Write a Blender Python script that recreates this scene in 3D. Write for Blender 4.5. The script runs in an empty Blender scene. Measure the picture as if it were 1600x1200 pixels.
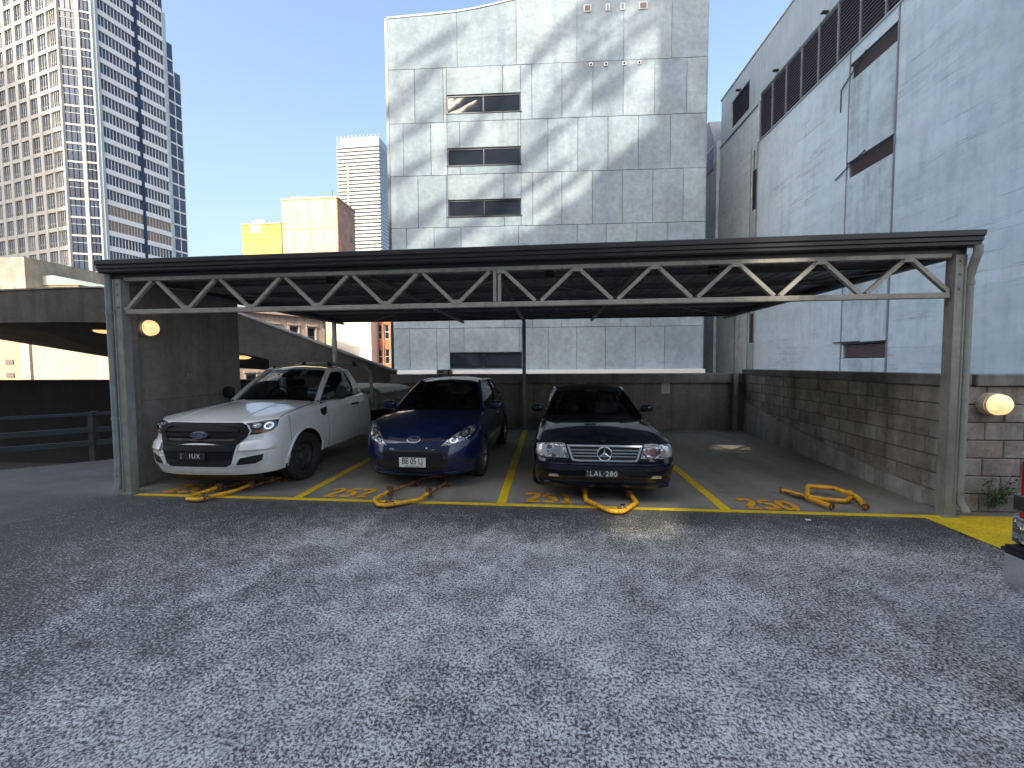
import bpy, bmesh, math, random
import numpy as np
from mathutils import Vector, Matrix
random.seed(7)
scene = bpy.context.scene
COL = scene.collection
# ------------------------------------------------------------------ camera
f_px = 612.0
yaw, pitch, roll = math.atan(58/f_px), math.atan(29/f_px), 0.0056
cd = bpy.data.cameras.new('camera'); cam = bpy.data.objects.new('camera', cd); COL.objects.link(cam)
cd.sensor_fit = 'HORIZONTAL'; cd.sensor_width = 36.0; cd.lens = f_px/1600*36.0
cd.clip_start = 0.05; cd.clip_end = 3000
fw = Vector((-math.sin(yaw)*math.cos(pitch), math.cos(yaw)*math.cos(pitch), -math.sin(pitch)))
rt = Vector((math.cos(yaw), math.sin(yaw), 0)); up = rt.cross(fw)
rt2 = rt*math.cos(roll) - up*math.sin(roll); up2 = rt*math.sin(roll) + up*math.cos(roll)
cam.matrix_world = Matrix(((rt2.x, up2.x, -fw.x, 0), (rt2.y, up2.y, -fw.y, 0), (rt2.z, up2.z, -fw.z, 1.7), (0, 0, 0, 1)))
scene.camera = cam
# ------------------------------------------------------------------ sky, sun, exposure
TO_SUN = Vector((-0.30, -0.95, 0.70)).normalized()
SUN_EL = math.asin(TO_SUN.z); SUN_AZ = math.atan2(TO_SUN.x, TO_SUN.y)
world = bpy.data.worlds.new('World'); scene.world = world; world.use_nodes = True
wn = world.node_tree; bg = wn.nodes['Background']
sky = wn.nodes.new('ShaderNodeTexSky'); sky.sky_type = 'NISHITA'; sky.sun_disc = False
sky.sun_elevation = SUN_EL; sky.sun_rotation = SUN_AZ
sky.air_density = 1.3; sky.dust_density = 7.0; sky.ozone_density = 2.0; sky.altitude = 50
wn.links.new(sky.outputs[0], bg.inputs[0]); bg.inputs[1].default_value = 0.15
sd = bpy.data.lights.new('sun', 'SUN'); sd.energy = 2.0; sd.angle = math.radians(0.42); sd.color = (1.0, 0.90, 0.72)
sun = bpy.data.objects.new('sun', sd); COL.objects.link(sun)
sun.rotation_euler = TO_SUN.to_track_quat('Z', 'Y').to_euler()
vs = scene.view_settings
vs.view_transform = 'Standard'; vs.look = 'None'; vs.gamma = 1.0; vs.use_curve_mapping = False; vs.exposure = 1.5
scene.render.engine = 'CYCLES'
# ------------------------------------------------------------------ materials
def nd(nt, t, **kw):
    n = nt.nodes.new(t)
    for k, v in kw.items(): setattr(n, k, v)
    return n
def newmat(name):
    m = bpy.data.materials.new(name); m.use_nodes = True
    return m, m.node_tree, m.node_tree.nodes['Principled BSDF']
def coords(nt, scale=(1, 1, 1), obj=False):
    if obj: src = nd(nt, 'ShaderNodeTexCoord').outputs['Object']
    else: src = nd(nt, 'ShaderNodeNewGeometry').outputs['Position']
    mp = nd(nt, 'ShaderNodeMapping'); mp.inputs['Scale'].default_value = scale
    nt.links.new(src, mp.inputs[0]); return mp.outputs[0]
def noise(nt, co, scale, detail=4, rough=.55):
    n = nd(nt, 'ShaderNodeTexNoise'); n.inputs['Scale'].default_value = scale; n.inputs['Detail'].default_value = detail
    n.inputs['Roughness'].default_value = rough; nt.links.new(co, n.inputs['Vector']); return n.outputs['Fac']
def ramp(nt, fac, p0, p1, c0=(0, 0, 0, 1), c1=(1, 1, 1, 1)):
    r = nd(nt, 'ShaderNodeValToRGB'); e = r.color_ramp.elements
    e[0].position, e[1].position = p0, p1; e[0].color, e[1].color = c0, c1
    nt.links.new(fac, r.inputs[0]); return r.outputs[0]
def mix(nt, fac, a, b, mode='MIX'):
    m = nd(nt, 'ShaderNodeMix', data_type='RGBA', blend_type=mode)
    for i, v in ((0, fac), (6, a), (7, b)):
        if hasattr(v, 'is_linked'): nt.links.new(v, m.inputs[i])
        elif i == 0: m.inputs[0].default_value = v
        else: m.inputs[i].default_value = (*v[:3], 1)
    return m.outputs[2]
def bumpn(nt, h, strength, dist, bs):
    b = nd(nt, 'ShaderNodeBump'); b.inputs['Strength'].default_value = strength; b.inputs['Distance'].default_value = dist
    nt.links.new(h, b.inputs['Height']); nt.links.new(b.outputs[0], bs.inputs['Normal'])
def plain(name, col, rough=.6, metal=0.0, coat=0.0, var=0.0, vs=3.0, bump=0.0, bs_=40.0, emit=0.0, obj=False, spec=.5):
    m, nt, b = newmat(name)
    b.inputs['Base Color'].default_value = (*col, 1); b.inputs['Roughness'].default_value = rough
    b.inputs['Metallic'].default_value = metal; b.inputs['Coat Weight'].default_value = coat; b.inputs['Coat Roughness'].default_value = .04
    b.inputs['Specular IOR Level'].default_value = spec
    if emit: b.inputs['Emission Color'].default_value = (*col, 1); b.inputs['Emission Strength'].default_value = emit
    co = None
    if var:
        co = coords(nt, obj=obj); f = noise(nt, co, vs, 6, .6)
        dk = tuple(c*(1-var) for c in col); lt = tuple(min(1, c*(1+var)) for c in col)
        nt.links.new(ramp(nt, f, .3, .7, (*dk, 1), (*lt, 1)), b.inputs['Base Color'])
        nt.links.new(ramp(nt, f, .25, .75, (rough*.8,)*3+(1,), (min(1, rough*1.2),)*3+(1,)), b.inputs['Roughness'])
    if bump:
        co = co or coords(nt, obj=obj); bumpn(nt, noise(nt, co, bs_, 5), bump, .01, b)
    return m
def concrete(name, col, stain, rough=.85, streak=.5, vs=.5, bump=.25, board=0.0, blotch=.35, fine=9.0):
    """weathered concrete or render: cloudy tone, run-down streaks, pores, optional board lines"""
    m, nt, b = newmat(name); co = coords(nt)
    c1 = ramp(nt, noise(nt, co, vs, 8, .62), .32, .68, (*[c*(1-blotch) for c in col], 1), (*[min(1, c*(1+blotch*.6)) for c in col], 1))
    st = noise(nt, coords(nt, (1.6, 1.6, .12)), 2.2, 7, .65)
    c2 = mix(nt, ramp(nt, st, .46, .74, (0, 0, 0, 1), (streak,)*3+(1,)), c1, stain)
    fn = noise(nt, co, fine, 8, .7)
    c3 = mix(nt, .28, c2, ramp(nt, fn, .3, .7, (.25, .25, .25, 1), (.9, .9, .9, 1)), 'OVERLAY')
    b.inputs['Roughness'].default_value = rough; b.inputs['Specular IOR Level'].default_value = .3
    h = noise(nt, co, 30, 6, .65)
    if board:
        tilt = nd(nt, 'ShaderNodeMapping'); tilt.inputs['Rotation'].default_value = (.05, 0, 0); tilt.inputs['Scale'].default_value = (.07, .07, 1.3); nt.links.new(co, tilt.inputs[0])
        lay = noise(nt, tilt.outputs[0], board, 9, .62)                       # pour lines and long thin cracks
        e_ = nd(nt, 'ShaderNodeMath', operation='SUBTRACT'); nt.links.new(lay, e_.inputs[0]); e_.inputs[1].default_value = .5
        e2 = nd(nt, 'ShaderNodeMath', operation='ABSOLUTE'); nt.links.new(e_.outputs[0], e2.inputs[0])
        ln = ramp(nt, e2.outputs[0], .0, .012, (1, 1, 1, 1), (0, 0, 0, 1))
        pat = ramp(nt, noise(nt, co, .30, 5), .48, .62, (0, 0, 0, 1), (.75, .75, .75, 1))
        c3 = mix(nt, ramp(nt, lay, .40, .60, (.30, .30, .30, 1), (0, 0, 0, 1)), c3, [x*.72 for x in col])
        c3 = mix(nt, mix(nt, 1.0, ln, pat, 'MULTIPLY'), c3, stain)
        h = mix(nt, .5, h, lay)
    nt.links.new(c3, b.inputs['Base Color']); bumpn(nt, h, bump, .02, b)
    return m
def worn_steel(name, col, rust=(.13, .065, .035), amount=.60, vs=6.0, metal=.15, rough=.5):
    """painted steel: tonal drift, run marks, chips down to rust"""
    m, nt, b = newmat(name); co = coords(nt)
    c = ramp(nt, noise(nt, co, vs, 6, .6), .3, .7, (*[x*.72 for x in col], 1), (*[x*1.12 for x in col], 1))
    c = mix(nt, ramp(nt, noise(nt, coords(nt, (6, 6, .5)), 3.0, 6, .65), .52, .75, (0, 0, 0, 1), (.55, .55, .55, 1)), c, [x*.45 for x in col])
    ch = ramp(nt, noise(nt, co, 22, 7, .72), amount, amount+.03)
    nt.links.new(mix(nt, ch, c, rust), b.inputs['Base Color']); b.inputs['Metallic'].default_value = metal
    nt.links.new(mix(nt, ch, (rough,)*3, (.9, .9, .9)), b.inputs['Roughness']); bumpn(nt, noise(nt, co, 45, 5), .2, .006, b)
    return m
def paint_marks(name, col, wear=.5):
    m, nt, b = newmat(name); co = coords(nt)
    w = ramp(nt, noise(nt, co, 14, 8, .75), wear-.08, wear+.02, (1, 1, 1, 1), (0, 0, 0, 1))
    d = ramp(nt, noise(nt, co, 2.0, 5), .35, .65, (*[c*.72 for c in col], 1), (*col, 1))
    g = ramp(nt, noise(nt, co, 90, 3), .35, .65, (.55, .55, .55, 1), (1, 1, 1, 1))
    nt.links.new(mix(nt, w, mix(nt, 1.0, d, g, 'MULTIPLY'), (.07, .065, .055)), b.inputs['Base Color'])
    b.inputs['Roughness'].default_value = .75; bumpn(nt, noise(nt, co, 90, 4), .4, .006, b)
    return m
def glass(name, tint=(.05, .06, .07), tr=.5, rough=.02):
    """tinted pane: fresnel reflection over a dimmed see-through"""
    m = bpy.data.materials.new(name); m.use_nodes = True; nt = m.node_tree; nt.nodes.clear()
    out = nd(nt, 'ShaderNodeOutputMaterial'); mx = nd(nt, 'ShaderNodeMixShader'); fr = nd(nt, 'ShaderNodeFresnel'); fr.inputs[0].default_value = 1.5
    t = nd(nt, 'ShaderNodeBsdfTransparent'); t.inputs[0].default_value = (tr*.95, tr, tr*1.02, 1)
    g = nd(nt, 'ShaderNodeBsdfGlossy'); g.inputs['Roughness'].default_value = rough; g.inputs[0].default_value = (.95, .97, 1, 1)
    nt.links.new(fr.outputs[0], mx.inputs[0]); nt.links.new(t.outputs[0], mx.inputs[1]); nt.links.new(g.outputs[0], mx.inputs[2]); nt.links.new(mx.outputs[0], out.inputs[0])
    return m
# ------------------------------------------------------------------ mesh helpers
class MB:
    def __init__(s): s.v = []; s.f = []; s.m = []; s.cur = 0
    def add(s, vs, fs):
        n = len(s.v); s.v += [tuple(p) for p in vs]; s.f += [tuple(i+n for i in f) for f in fs]; s.m += [s.cur]*len(fs); return s
    def box(s, a, b, c=0.0):
        (x0, y0, z0), (x1, y1, z1) = a, b
        if c <= 0:
            v = [(x, y, z) for z in (z0, z1) for y in (y0, y1) for x in (x0, x1)]
            return s.add(v, [(0, 2, 3, 1), (4, 5, 7, 6), (0, 1, 5, 4), (2, 6, 7, 3), (0, 4, 6, 2), (1, 3, 7, 5)])
        c = min(c, (x1-x0)*.49, (y1-y0)*.49, (z1-z0)*.49)
        bm = bmesh.new(); bmesh.ops.create_cube(bm, size=1)
        for q in bm.verts: q.co = ((x0+x1)/2+q.co.x*(x1-x0), (y0+y1)/2+q.co.y*(y1-y0), (z0+z1)/2+q.co.z*(z1-z0))
        bmesh.ops.bevel(bm, geom=list(bm.edges), offset=c, segments=1, affect='EDGES', profile=.5)
        return s.bm(bm)
    def bm(s, bm):
        bm.verts.index_update(); s.add([q.co[:] for q in bm.verts], [[q.index for q in f.verts] for f in bm.faces]); bm.free(); return s
    def prism(s, poly, axis, a, b):
        """closed polygon (2-D) extruded along axis from a to b; polygon coordinates are the other two axes in order"""
        def put(p, t): return {'x': (t, p[0], p[1]), 'y': (p[0], t, p[1]), 'z': (p[0], p[1], t)}[axis]
        n = len(poly); v = [put(p, a) for p in poly]+[put(p, b) for p in poly]
        fs = [(i, (i+1) % n, n+(i+1) % n, n+i) for i in range(n)]+[tuple(range(n))[::-1], tuple(range(n, 2*n))]
        return s.add(v, fs)
    def beam(s, p, q, w, h, upv=(0, 0, 1)):
        p, q = Vector(p), Vector(q); d = (q-p).normalized(); u = Vector(upv); sd_ = d.cross(u)
        if sd_.length < 1e-4: sd_ = d.cross(Vector((0, 1, 0)))
        sd_.normalize(); u = sd_.cross(d)
        v = [e+sd_*(i*w/2)+u*(j*h/2) for e in (p, q) for i, j in ((-1, -1), (1, -1), (1, 1), (-1, 1))]
        return s.add(v, [(0, 1, 2, 3), (7, 6, 5, 4), (0, 4, 5, 1), (1, 5, 6, 2), (2, 6, 7, 3), (3, 7, 4, 0)])
    def tube(s, pts, r, n=10, closed=False, cap=True):
        P = [Vector(p) for p in pts]; N = len(P); rs = r if isinstance(r, (list, tuple)) else [r]*N
        ref = None; v = []
        for i, p in enumerate(P):
            a = P[i-1] if (i or closed) else p; b = P[(i+1) % N] if (i < N-1 or closed) else p
            t = (b-a).normalized()
            if ref is None:
                ref = t.orthogonal().normalized()
            ref = (ref-t*ref.dot(t)).normalized(); bn = t.cross(ref)
            v += [p+(ref*math.cos(k*2*math.pi/n)+bn*math.sin(k*2*math.pi/n))*rs[i] for k in range(n)]
        fs = []
        for i in range(N if closed else N-1):
            j = (i+1) % N
            fs += [(i*n+k, i*n+(k+1) % n, j*n+(k+1) % n, j*n+k) for k in range(n)]
        if cap and not closed: fs += [tuple(range(n))[::-1], tuple((N-1)*n+k for k in range(n))]
        return s.add(v, fs)
    def lathe(s, prof, origin, axis, n=32):
        """prof: (radius, along) pairs round axis"""
        o, ax = Vector(origin), Vector(axis).normalized(); e1 = ax.orthogonal().normalized(); e2 = ax.cross(e1)
        v = [o+ax*t+(e1*math.cos(k*2*math.pi/n)+e2*math.sin(k*2*math.pi/n))*max(r, 1e-4) for r, t in prof for k in range(n)]
        fs = [(i*n+k, i*n+(k+1) % n, (i+1)*n+(k+1) % n, (i+1)*n+k) for i in range(len(prof)-1) for k in range(n)]
        return s.add(v, fs)
    def grid(s, P, flip=False):
        P = np.asarray(P); a, b = P.shape[:2]
        fs = [(i*b+j, i*b+j+1, (i+1)*b+j+1, (i+1)*b+j) for i in range(a-1) for j in range(b-1)]
        if flip: fs = [f[::-1] for f in fs]
        return s.add([tuple(map(float, p)) for p in P.reshape(-1, 3)], fs)
    def mesh(s, name, mats, smooth=None):
        me = bpy.data.meshes.new(name); me.from_pydata(s.v, [], s.f)
        for mm in (mats if isinstance(mats, (list, tuple)) else [mats]): me.materials.append(mm)
        me.polygons.foreach_set('material_index', s.m)
        bm = bmesh.new(); bm.from_mesh(me); bmesh.ops.remove_doubles(bm, verts=bm.verts, dist=1e-5)
        bmesh.ops.recalc_face_normals(bm, faces=bm.faces); bm.to_mesh(me); bm.free()
        if smooth is not None:
            me.polygons.foreach_set('use_smooth', [True]*len(me.polygons)); me.set_sharp_from_angle(angle=math.radians(smooth))
        me.update(); return me
    def build(s, name, mats, parent=None, smooth=None, loc=None, rot=None):
        return link(name, s.mesh(name, mats, smooth), parent, loc, rot)
def link(name, me, parent=None, loc=None, rot=None):
    o = bpy.data.objects.new(name, me); COL.objects.link(o); o.parent = parent
    if loc is not None: o.location = loc
    if rot is not None: o.rotation_euler = rot
    return o
def empty(name, loc=(0, 0, 0), rz=0.0):
    o = bpy.data.objects.new(name, None); COL.objects.link(o); o.location = loc; o.rotation_euler = (0, 0, rz); o.empty_display_size = .2; return o
def tag(o, label, cat, group=None):
    o['label'] = label; o['category'] = cat
    if group: o['group'] = group
    return o
def struct(o): o['kind'] = 'structure'; return o
def text_mesh(body, size, extrude=.0015, shear=0.0, spacing=1.0, bold=0.0):
    cu = bpy.data.curves.new('txt', 'FONT'); cu.body = body; cu.size = size; cu.extrude = extrude; cu.align_x = 'CENTER'; cu.align_y = 'CENTER'
    cu.shear = shear; cu.space_character = spacing; cu.offset = bold; cu.resolution_u = 3
    ob = bpy.data.objects.new('txt', cu); COL.objects.link(ob)
    dg = bpy.context.evaluated_depsgraph_get(); me = bpy.data.meshes.new_from_object(ob.evaluated_get(dg))
    bpy.data.objects.remove(ob); bpy.data.curves.remove(cu); return me
def lettering(name, body, size, mat, parent, loc, rot, **kw):
    me = text_mesh(body, size, **kw); me.materials.clear(); me.materials.append(mat); return link(name, me, parent, loc, rot)
UP = (math.pi/2, 0, 0)
# ================================================================== surface materials
def ground_mat():
    m, nt, b = newmat('worn_asphalt'); co = coords(nt)
    sx = nd(nt, 'ShaderNodeSeparateXYZ'); nt.links.new(co, sx.inputs[0])
    def mr(v, a, c, lo=0., hi=1.):
        n = nd(nt, 'ShaderNodeMapRange', interpolation_type='SMOOTHSTEP'); n.inputs[1].default_value, n.inputs[2].default_value, n.inputs[3].default_value, n.inputs[4].default_value = a, c, lo, hi
        nt.links.new(v, n.inputs[0]); return n.outputs[0]
    def mul(a, c):
        n = nd(nt, 'ShaderNodeMath', operation='MULTIPLY')
        for i, v in enumerate((a, c)):
            if hasattr(v, 'is_linked'): nt.links.new(v, n.inputs[i])
            else: n.inputs[i].default_value = v
        return n.outputs[0]
    def add(a, c):
        n = nd(nt, 'ShaderNodeMath', operation='ADD')
        for i, v in enumerate((a, c)):
            if hasattr(v, 'is_linked'): nt.links.new(v, n.inputs[i])
            else: n.inputs[i].default_value = v
        return n.outputs[0]
    big = noise(nt, co, .55, 5, .6); mid = noise(nt, co, 2.6, 5, .6)
    drive = mul(mr(sx.outputs[1], 4.9, 3.5, .12, 1), mul(mr(sx.outputs[0], -6.5, -1.2, .12, 1), mr(sx.outputs[0], 6.5, 2.2, .45, 1)))   # where tyres have scrubbed the binder off
    wear = add(mul(drive, .58), add(add(mul(big, .42), mul(mid, .34)), .03))
    sp = noise(nt, co, 60, 5, .76); sp2 = noise(nt, co, 150, 3, .7)
    grain = add(add(mul(sp, .62), mul(sp2, .26)), mul(noise(nt, co, 9, 4, .7), .12))
    thr = mr(wear, .45, 1.20, .085, -.018)
    g = add(grain, mul(thr, -1.0))
    speck = ramp(nt, g, .462, .538)
    agg = ramp(nt, mid, .35, .65, (.54, .54, .51, 1), (.73, .725, .685, 1))
    binder = ramp(nt, big, .35, .65, (.040, .040, .039, 1), (.066, .065, .062, 1))
    outer = mix(nt, speck, binder, agg)
    # sheltered bays: smoother, browner, dusty
    bay = ramp(nt, noise(nt, coords(nt, (1.2, .35, 1)), 1.3, 6, .65), .3, .7, (.16, .148, .122, 1), (.28, .262, .222, 1))
    bay = mix(nt, ramp(nt, sp, .5, .62, (0, 0, 0, 1), (.28, .28, .28, 1)), bay, (.24, .235, .22))
    lane = ramp(nt, noise(nt, coords(nt, (.35, 1.4, 1)), 1.1, 6, .65), .3, .7, (.05, .049, .048, 1), (.095, .093, .09, 1))
    lane = mix(nt, ramp(nt, sp, .52, .64, (0, 0, 0, 1), (.35, .35, .35, 1)), lane, (.20, .20, .205))
    inside = mr(add(sx.outputs[1], mul(mid, .5)), 4.75, 5.15)
    c = mix(nt, inside, outer, bay)
    c = mix(nt, mr(add(sx.outputs[0], mul(big, 1.5)), -4.6, -6.2), c, mix(nt, .12, lane, c))
    vo = nd(nt, 'ShaderNodeTexVoronoi'); vo.inputs['Scale'].default_value = 1.15; nt.links.new(co, vo.inputs['Vector'])
    drip = mul(ramp(nt, vo.outputs['Distance'], .05, .11, (1, 1, 1, 1), (0, 0, 0, 1)), ramp(nt, mid, .50, .60, (0, 0, 0, 1), (.55, .55, .55, 1)))
    c = mix(nt, drip, c, (.035, .034, .033))
    st = ramp(nt, noise(nt, co, .9, 7, .7), .62, .76, (0, 0, 0, 1), (.22, .22, .22, 1))
    c = mix(nt, st, c, (.045, .045, .05))
    nt.links.new(c, b.inputs['Base Color'])
    b.inputs['Specular IOR Level'].default_value = .35
    nt.links.new(ramp(nt, mid, .3, .7, (.62,)*3+(1,), (.9,)*3+(1,)), b.inputs['Roughness'])
    bumpn(nt, grain, .55, .012, b)
    return m
M_ground = ground_mat()
M_yellow = paint_marks('yellow_line_paint', (.95, .66, .008), .30)
M_orange = paint_marks('orange_stencil_paint', (.95, .46, .012), .27)
M_conc_dark = concrete('dark_parapet_concrete', (.22, .195, .17), (.08, .072, .065), streak=.75, vs=.9)
M_coping = concrete('coping_concrete', (.22, .21, .20), (.05, .048, .046), streak=.6, vs=1.4)
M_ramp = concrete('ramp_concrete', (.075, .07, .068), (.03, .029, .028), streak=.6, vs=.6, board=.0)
M_stub = concrete('bay_wall_concrete', (.27, .25, .225), (.09, .082, .075), streak=.55, vs=.8)
M_block = [concrete('block_%s' % n, c, (.035, .03, .026), streak=.6, vs=2.5, bump=.5, blotch=.4, fine=22) for n, c in
           (('brown', (.35, .31, .275)), ('grey', (.37, .34, .305)), ('dark', (.32, .285, .25)), ('warm', (.35, .30, .26)), ('pale', (.40, .37, .335)), ('sooty', (.28, .25, .22)))]
M_mortar = concrete('mortar', (.19, .17, .15), (.04, .035, .03), vs=3)
M_plinth = concrete('plinth_render', (.42, .395, .36), (.06, .055, .05), streak=.65, vs=1.8, bump=.4)
M_steel = worn_steel('galvanised_paint', (.30, .305, .275), amount=.66)
M_steel_pale = worn_steel('pale_truss_paint', (.36, .345, .295), amount=.63, vs=5)
M_steel_green = worn_steel('grey_green_pipe', (.25, .295, .285), amount=.68)
M_gutter = plain('dark_gutter', (.034, .030, .032), .42, .2, var=.2, vs=6)
M_roofunder = plain('roof_underside', (.26, .265, .28), .6, .25, var=.2, vs=2)
M_purlin = plain('purlin_dark', (.14, .145, .155), .55, .3, var=.2, vs=5)
M_panel = [concrete('precast_%d' % i, c, (.22, .23, .23), streak=.35, vs=.55, bump=.15, blotch=.22, fine=3.5) for i, c in enumerate(((.265, .33, .385), (.24, .305, .36), (.29, .355, .405)))]
M_back = plain('joint_grey', (.10, .10, .10), .9)  # flat dark grey seen behind panels and in joints
M_bluewall = concrete('blue_painted_concrete', (.55, .675, .765), (.24, .30, .34), streak=.30, vs=.28, bump=.6, board=.9, blotch=.20, fine=2.6)
M_bluepanel = concrete('blue_grey_infill', (.49, .60, .68), (.11, .13, .14), streak=.42, vs=.45, bump=.5, board=0, blotch=.24, fine=3.0)
M_clad = plain('grey_cladding', (.42, .50, .53), .5, .1, var=.12, vs=.8)
M_louvre = plain('dark_louvre', (.22, .19, .26), .5, .1, var=.25, vs=3)
M_louvre_b = plain('brown_louvre', (.17, .13, .14), .55, .1, var=.25, vs=4)
M_trim = plain('grey_trim', (.25, .27, .29), .5, .2, var=.15)
M_alu = plain('dark_aluminium', (.03, .035, .045), .35, .6)
M_glass_b = plain('building_glass', (.015, .02, .03), .04, 0, spec=.9)
M_glass_t = plain('tower_glass', (.055, .08, .13), .10, 0, spec=.4, var=.4, vs=.22)
M_white = plain('white_metal', (.72, .72, .70), .5)
M_dark = plain('dark_void', (.02, .02, .022), .9)
M_rail = plain('dark_rail', (.045, .05, .055), .6, .2, var=.2)
M_lampbody = plain('lamp_body', (.55, .50, .40), .5, var=.15, vs=20)
def lens_mat(name, col, st):
    m, nt, b = newmat(name); b.inputs['Base Color'].default_value = (.8, .7, .55, 1); b.inputs['Roughness'].default_value = .25
    lw = nd(nt, 'ShaderNodeLayerWeight'); lw.inputs[0].default_value = .5
    cr = ramp(nt, noise(nt, coords(nt), 18, 4), .35, .65, (*[c*.55 for c in col], 1), (*col, 1))
    nt.links.new(cr, b.inputs['Emission Color']); b.inputs['Emission Strength'].default_value = st; return m
M_lens = lens_mat('lit_lamp_lens', (1.0, .56, .22), .62)
M_rust = plain('rusty_steel', (.16, .075, .035), .8, .1, var=.5, vs=30, bump=.3)
# ================================================================== ground, lower ground, street
def sheet(name, poly, z, mat, thick=0.0):
    mb = MB()
    if thick: mb.prism(poly, 'z', z-thick, z)
    else: mb.add([(x, y, z) for x, y in poly], [tuple(range(len(poly)))])
    return mb.build(name, mat)
struct(sheet('street', [(-1500, -1500), (1500, -1500), (1500, 1500), (-1500, 1500)], -14.0, plain('street_asphalt', (.06, .06, .065), .85)))
struct(sheet('parking_deck', [(-30, -40), (30, -40), (30, 4.98), (5.2, 4.98), (5.6, 11.2), (-6.15, 11.2), (-6.15, 8.15), (-8.09, 6.5), (-17.0, -1.2), (-30, -12.4)], 0.0, M_ground, .3))
struct(sheet('lower_deck', [(-40, -20), (-5, -20), (-5, 24), (-40, 24)], -3.0, plain('lower_deck_asphalt', (.05, .05, .055), .9, var=.3)))
# painted markings: front line, dividers, hatched corner
def stripe(name, a, b, w, z=.004, mat=None):
    a, b = Vector((*a, 0)), Vector((*b, 0)); d = (b-a).normalized(); n = Vector((-d.y, d.x, 0))*(w/2)
    mb = MB(); k = max(2, int((b-a).length/.25)); rr = random.Random(len(name)*37 + int(a.x*100))
    P = [[(*(a+(b-a)*(i/k)+n*s*(1+rr.uniform(-.05, .05))).xy, z) for s in (-1, 1)] for i in range(k+1)]
    return struct(mb.grid(P).build(name, mat or M_yellow))
stripe('front_bay_line', (-5.50, 4.675), (4.16, 4.675), .085)
for x in (-3.25, -.59, 2.055): stripe('bay_divider_line', (x, 4.722), (x-(.06 if x < -1 else .03 if x < 0 else -.03), 10.2 if x < 1 else 9.6), .115)
struct(sheet('painted_corner', [(4.10, 4.72), (4.10, 3.80), (5.14, 4.73)], .0055, paint_marks('yellow_corner_paint', (.95, .66, .008), .31)))
# stencilled bay numbers, drawn from strokes with stencil bridges
def stroke_poly(mb, pts, w0, z, horiz):
    """calligraphic stroke: width depends on direction (thick verticals, thin horizontals)"""
    L, Rr = [], []
    for i, p in enumerate(pts):
        a = pts[max(0, i-1)]; b = pts[min(len(pts)-1, i+1)]
        dx, dy = b[0]-a[0], b[1]-a[1]; l = math.hypot(dx, dy) or 1; dx /= l; dy /= l
        w = (w0*abs(dy)+horiz*abs(dx))/2
        L.append((p[0]-dy*w, p[1]+dx*w)); Rr.append((p[0]+dy*w, p[1]-dx*w))
    mb.grid([[(*l, z), (*q, z)] for l, q in zip(L, Rr)])
def arc(cx, cy, rx, ry, a0, a1, n=12):
    return [(cx+rx*math.cos(math.radians(a0+(a1-a0)*i/n)), cy+ry*math.sin(math.radians(a0+(a1-a0)*i/n))) for i in range(n+1)]
GLYPH = {  # unit box .6 wide, 1 high
    '2': [arc(.28, .74, .22, .22, 170, -10, 12)+[(.46, .60), (.30, .38), (.14, .20)], [(.06, .07), (.56, .07)]],
    '5': [[(.52, .93), (.14, .93)], [(.13, .86), (.11, .56)], arc(.28, .33, .23, .26, 118, -35, 12), arc(.28, .33, .23, .26, -50, -150, 8)],
    '0': [arc(.29, .5, .22, .43, 80, -80, 16), arc(.29, .5, .22, .43, 100, 260, 16)],
    '1': [[(.30, .05), (.30, .80)], [(.12, .78), (.30, .95)], [(.12, .05), (.48, .05)]],
    '3': [arc(.26, .73, .20, .21, 160, -75, 12), arc(.26, .28, .23, .23, 70, -70, 12), arc(.26, .28, .23, .23, -85, -160, 6)],
}
def number_mesh(txt, h, w, z, mat, name):
    mb = MB()
    for k, ch in enumerate(txt):
        for st in GLYPH[ch]:
            stroke_poly(mb, [((p[0]/.6+k*1.12)*w, p[1]*h) for p in st],   .185*w/.6, z, .155*h)
    return mb.mesh(name, mat)
for txt, x, y, yawd, lab in (('250', 2.31, 4.76, -3, 'orange stencilled 250 painted in the empty right-hand bay'), ('251', -.30, 4.78, 0, 'orange stencilled 251 painted left of the black convertible'),
                        ('252', -2.95, 4.765, 2, 'orange stencilled 252 painted between the white ute and blue hatchback'), ('253', -5.25, 4.76, 2, 'orange stencilled 253 painted under the white ute bumper')):
    o = link('bay_number', number_mesh(txt, .35, .19, .0085, M_orange, 'bay_number'), None, (x, y, 0), (0, 0, math.radians(yawd)))
    tag(o, lab, 'bay number', 'stencilled bay numbers')
# ================================================================== walls round the bays
bw = MB().box((-6.15, 10.6, 0), (5.15, 10.85, 1.215)).build('back_wall', M_conc_dark); tag(bw, 'dark concrete parapet wall along the back of the bays', 'wall')
for x0, x1 in ((-4.4, -.55), (-.545, 5.18)):
    MB().box((x0, 10.50, 1.218), (x1, 10.92, 1.47), .015).build('coping', M_coping, bw)
for (x, t) in ((3.86, '250'),):
    o = link('wall_number', number_mesh(t, .075, .05, 0, plain('old_wall_stencil', (.34, .31, .25), .8, var=.4, vs=40), 'wall_number'), bw, (x, 10.594, .87), UP)
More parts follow.
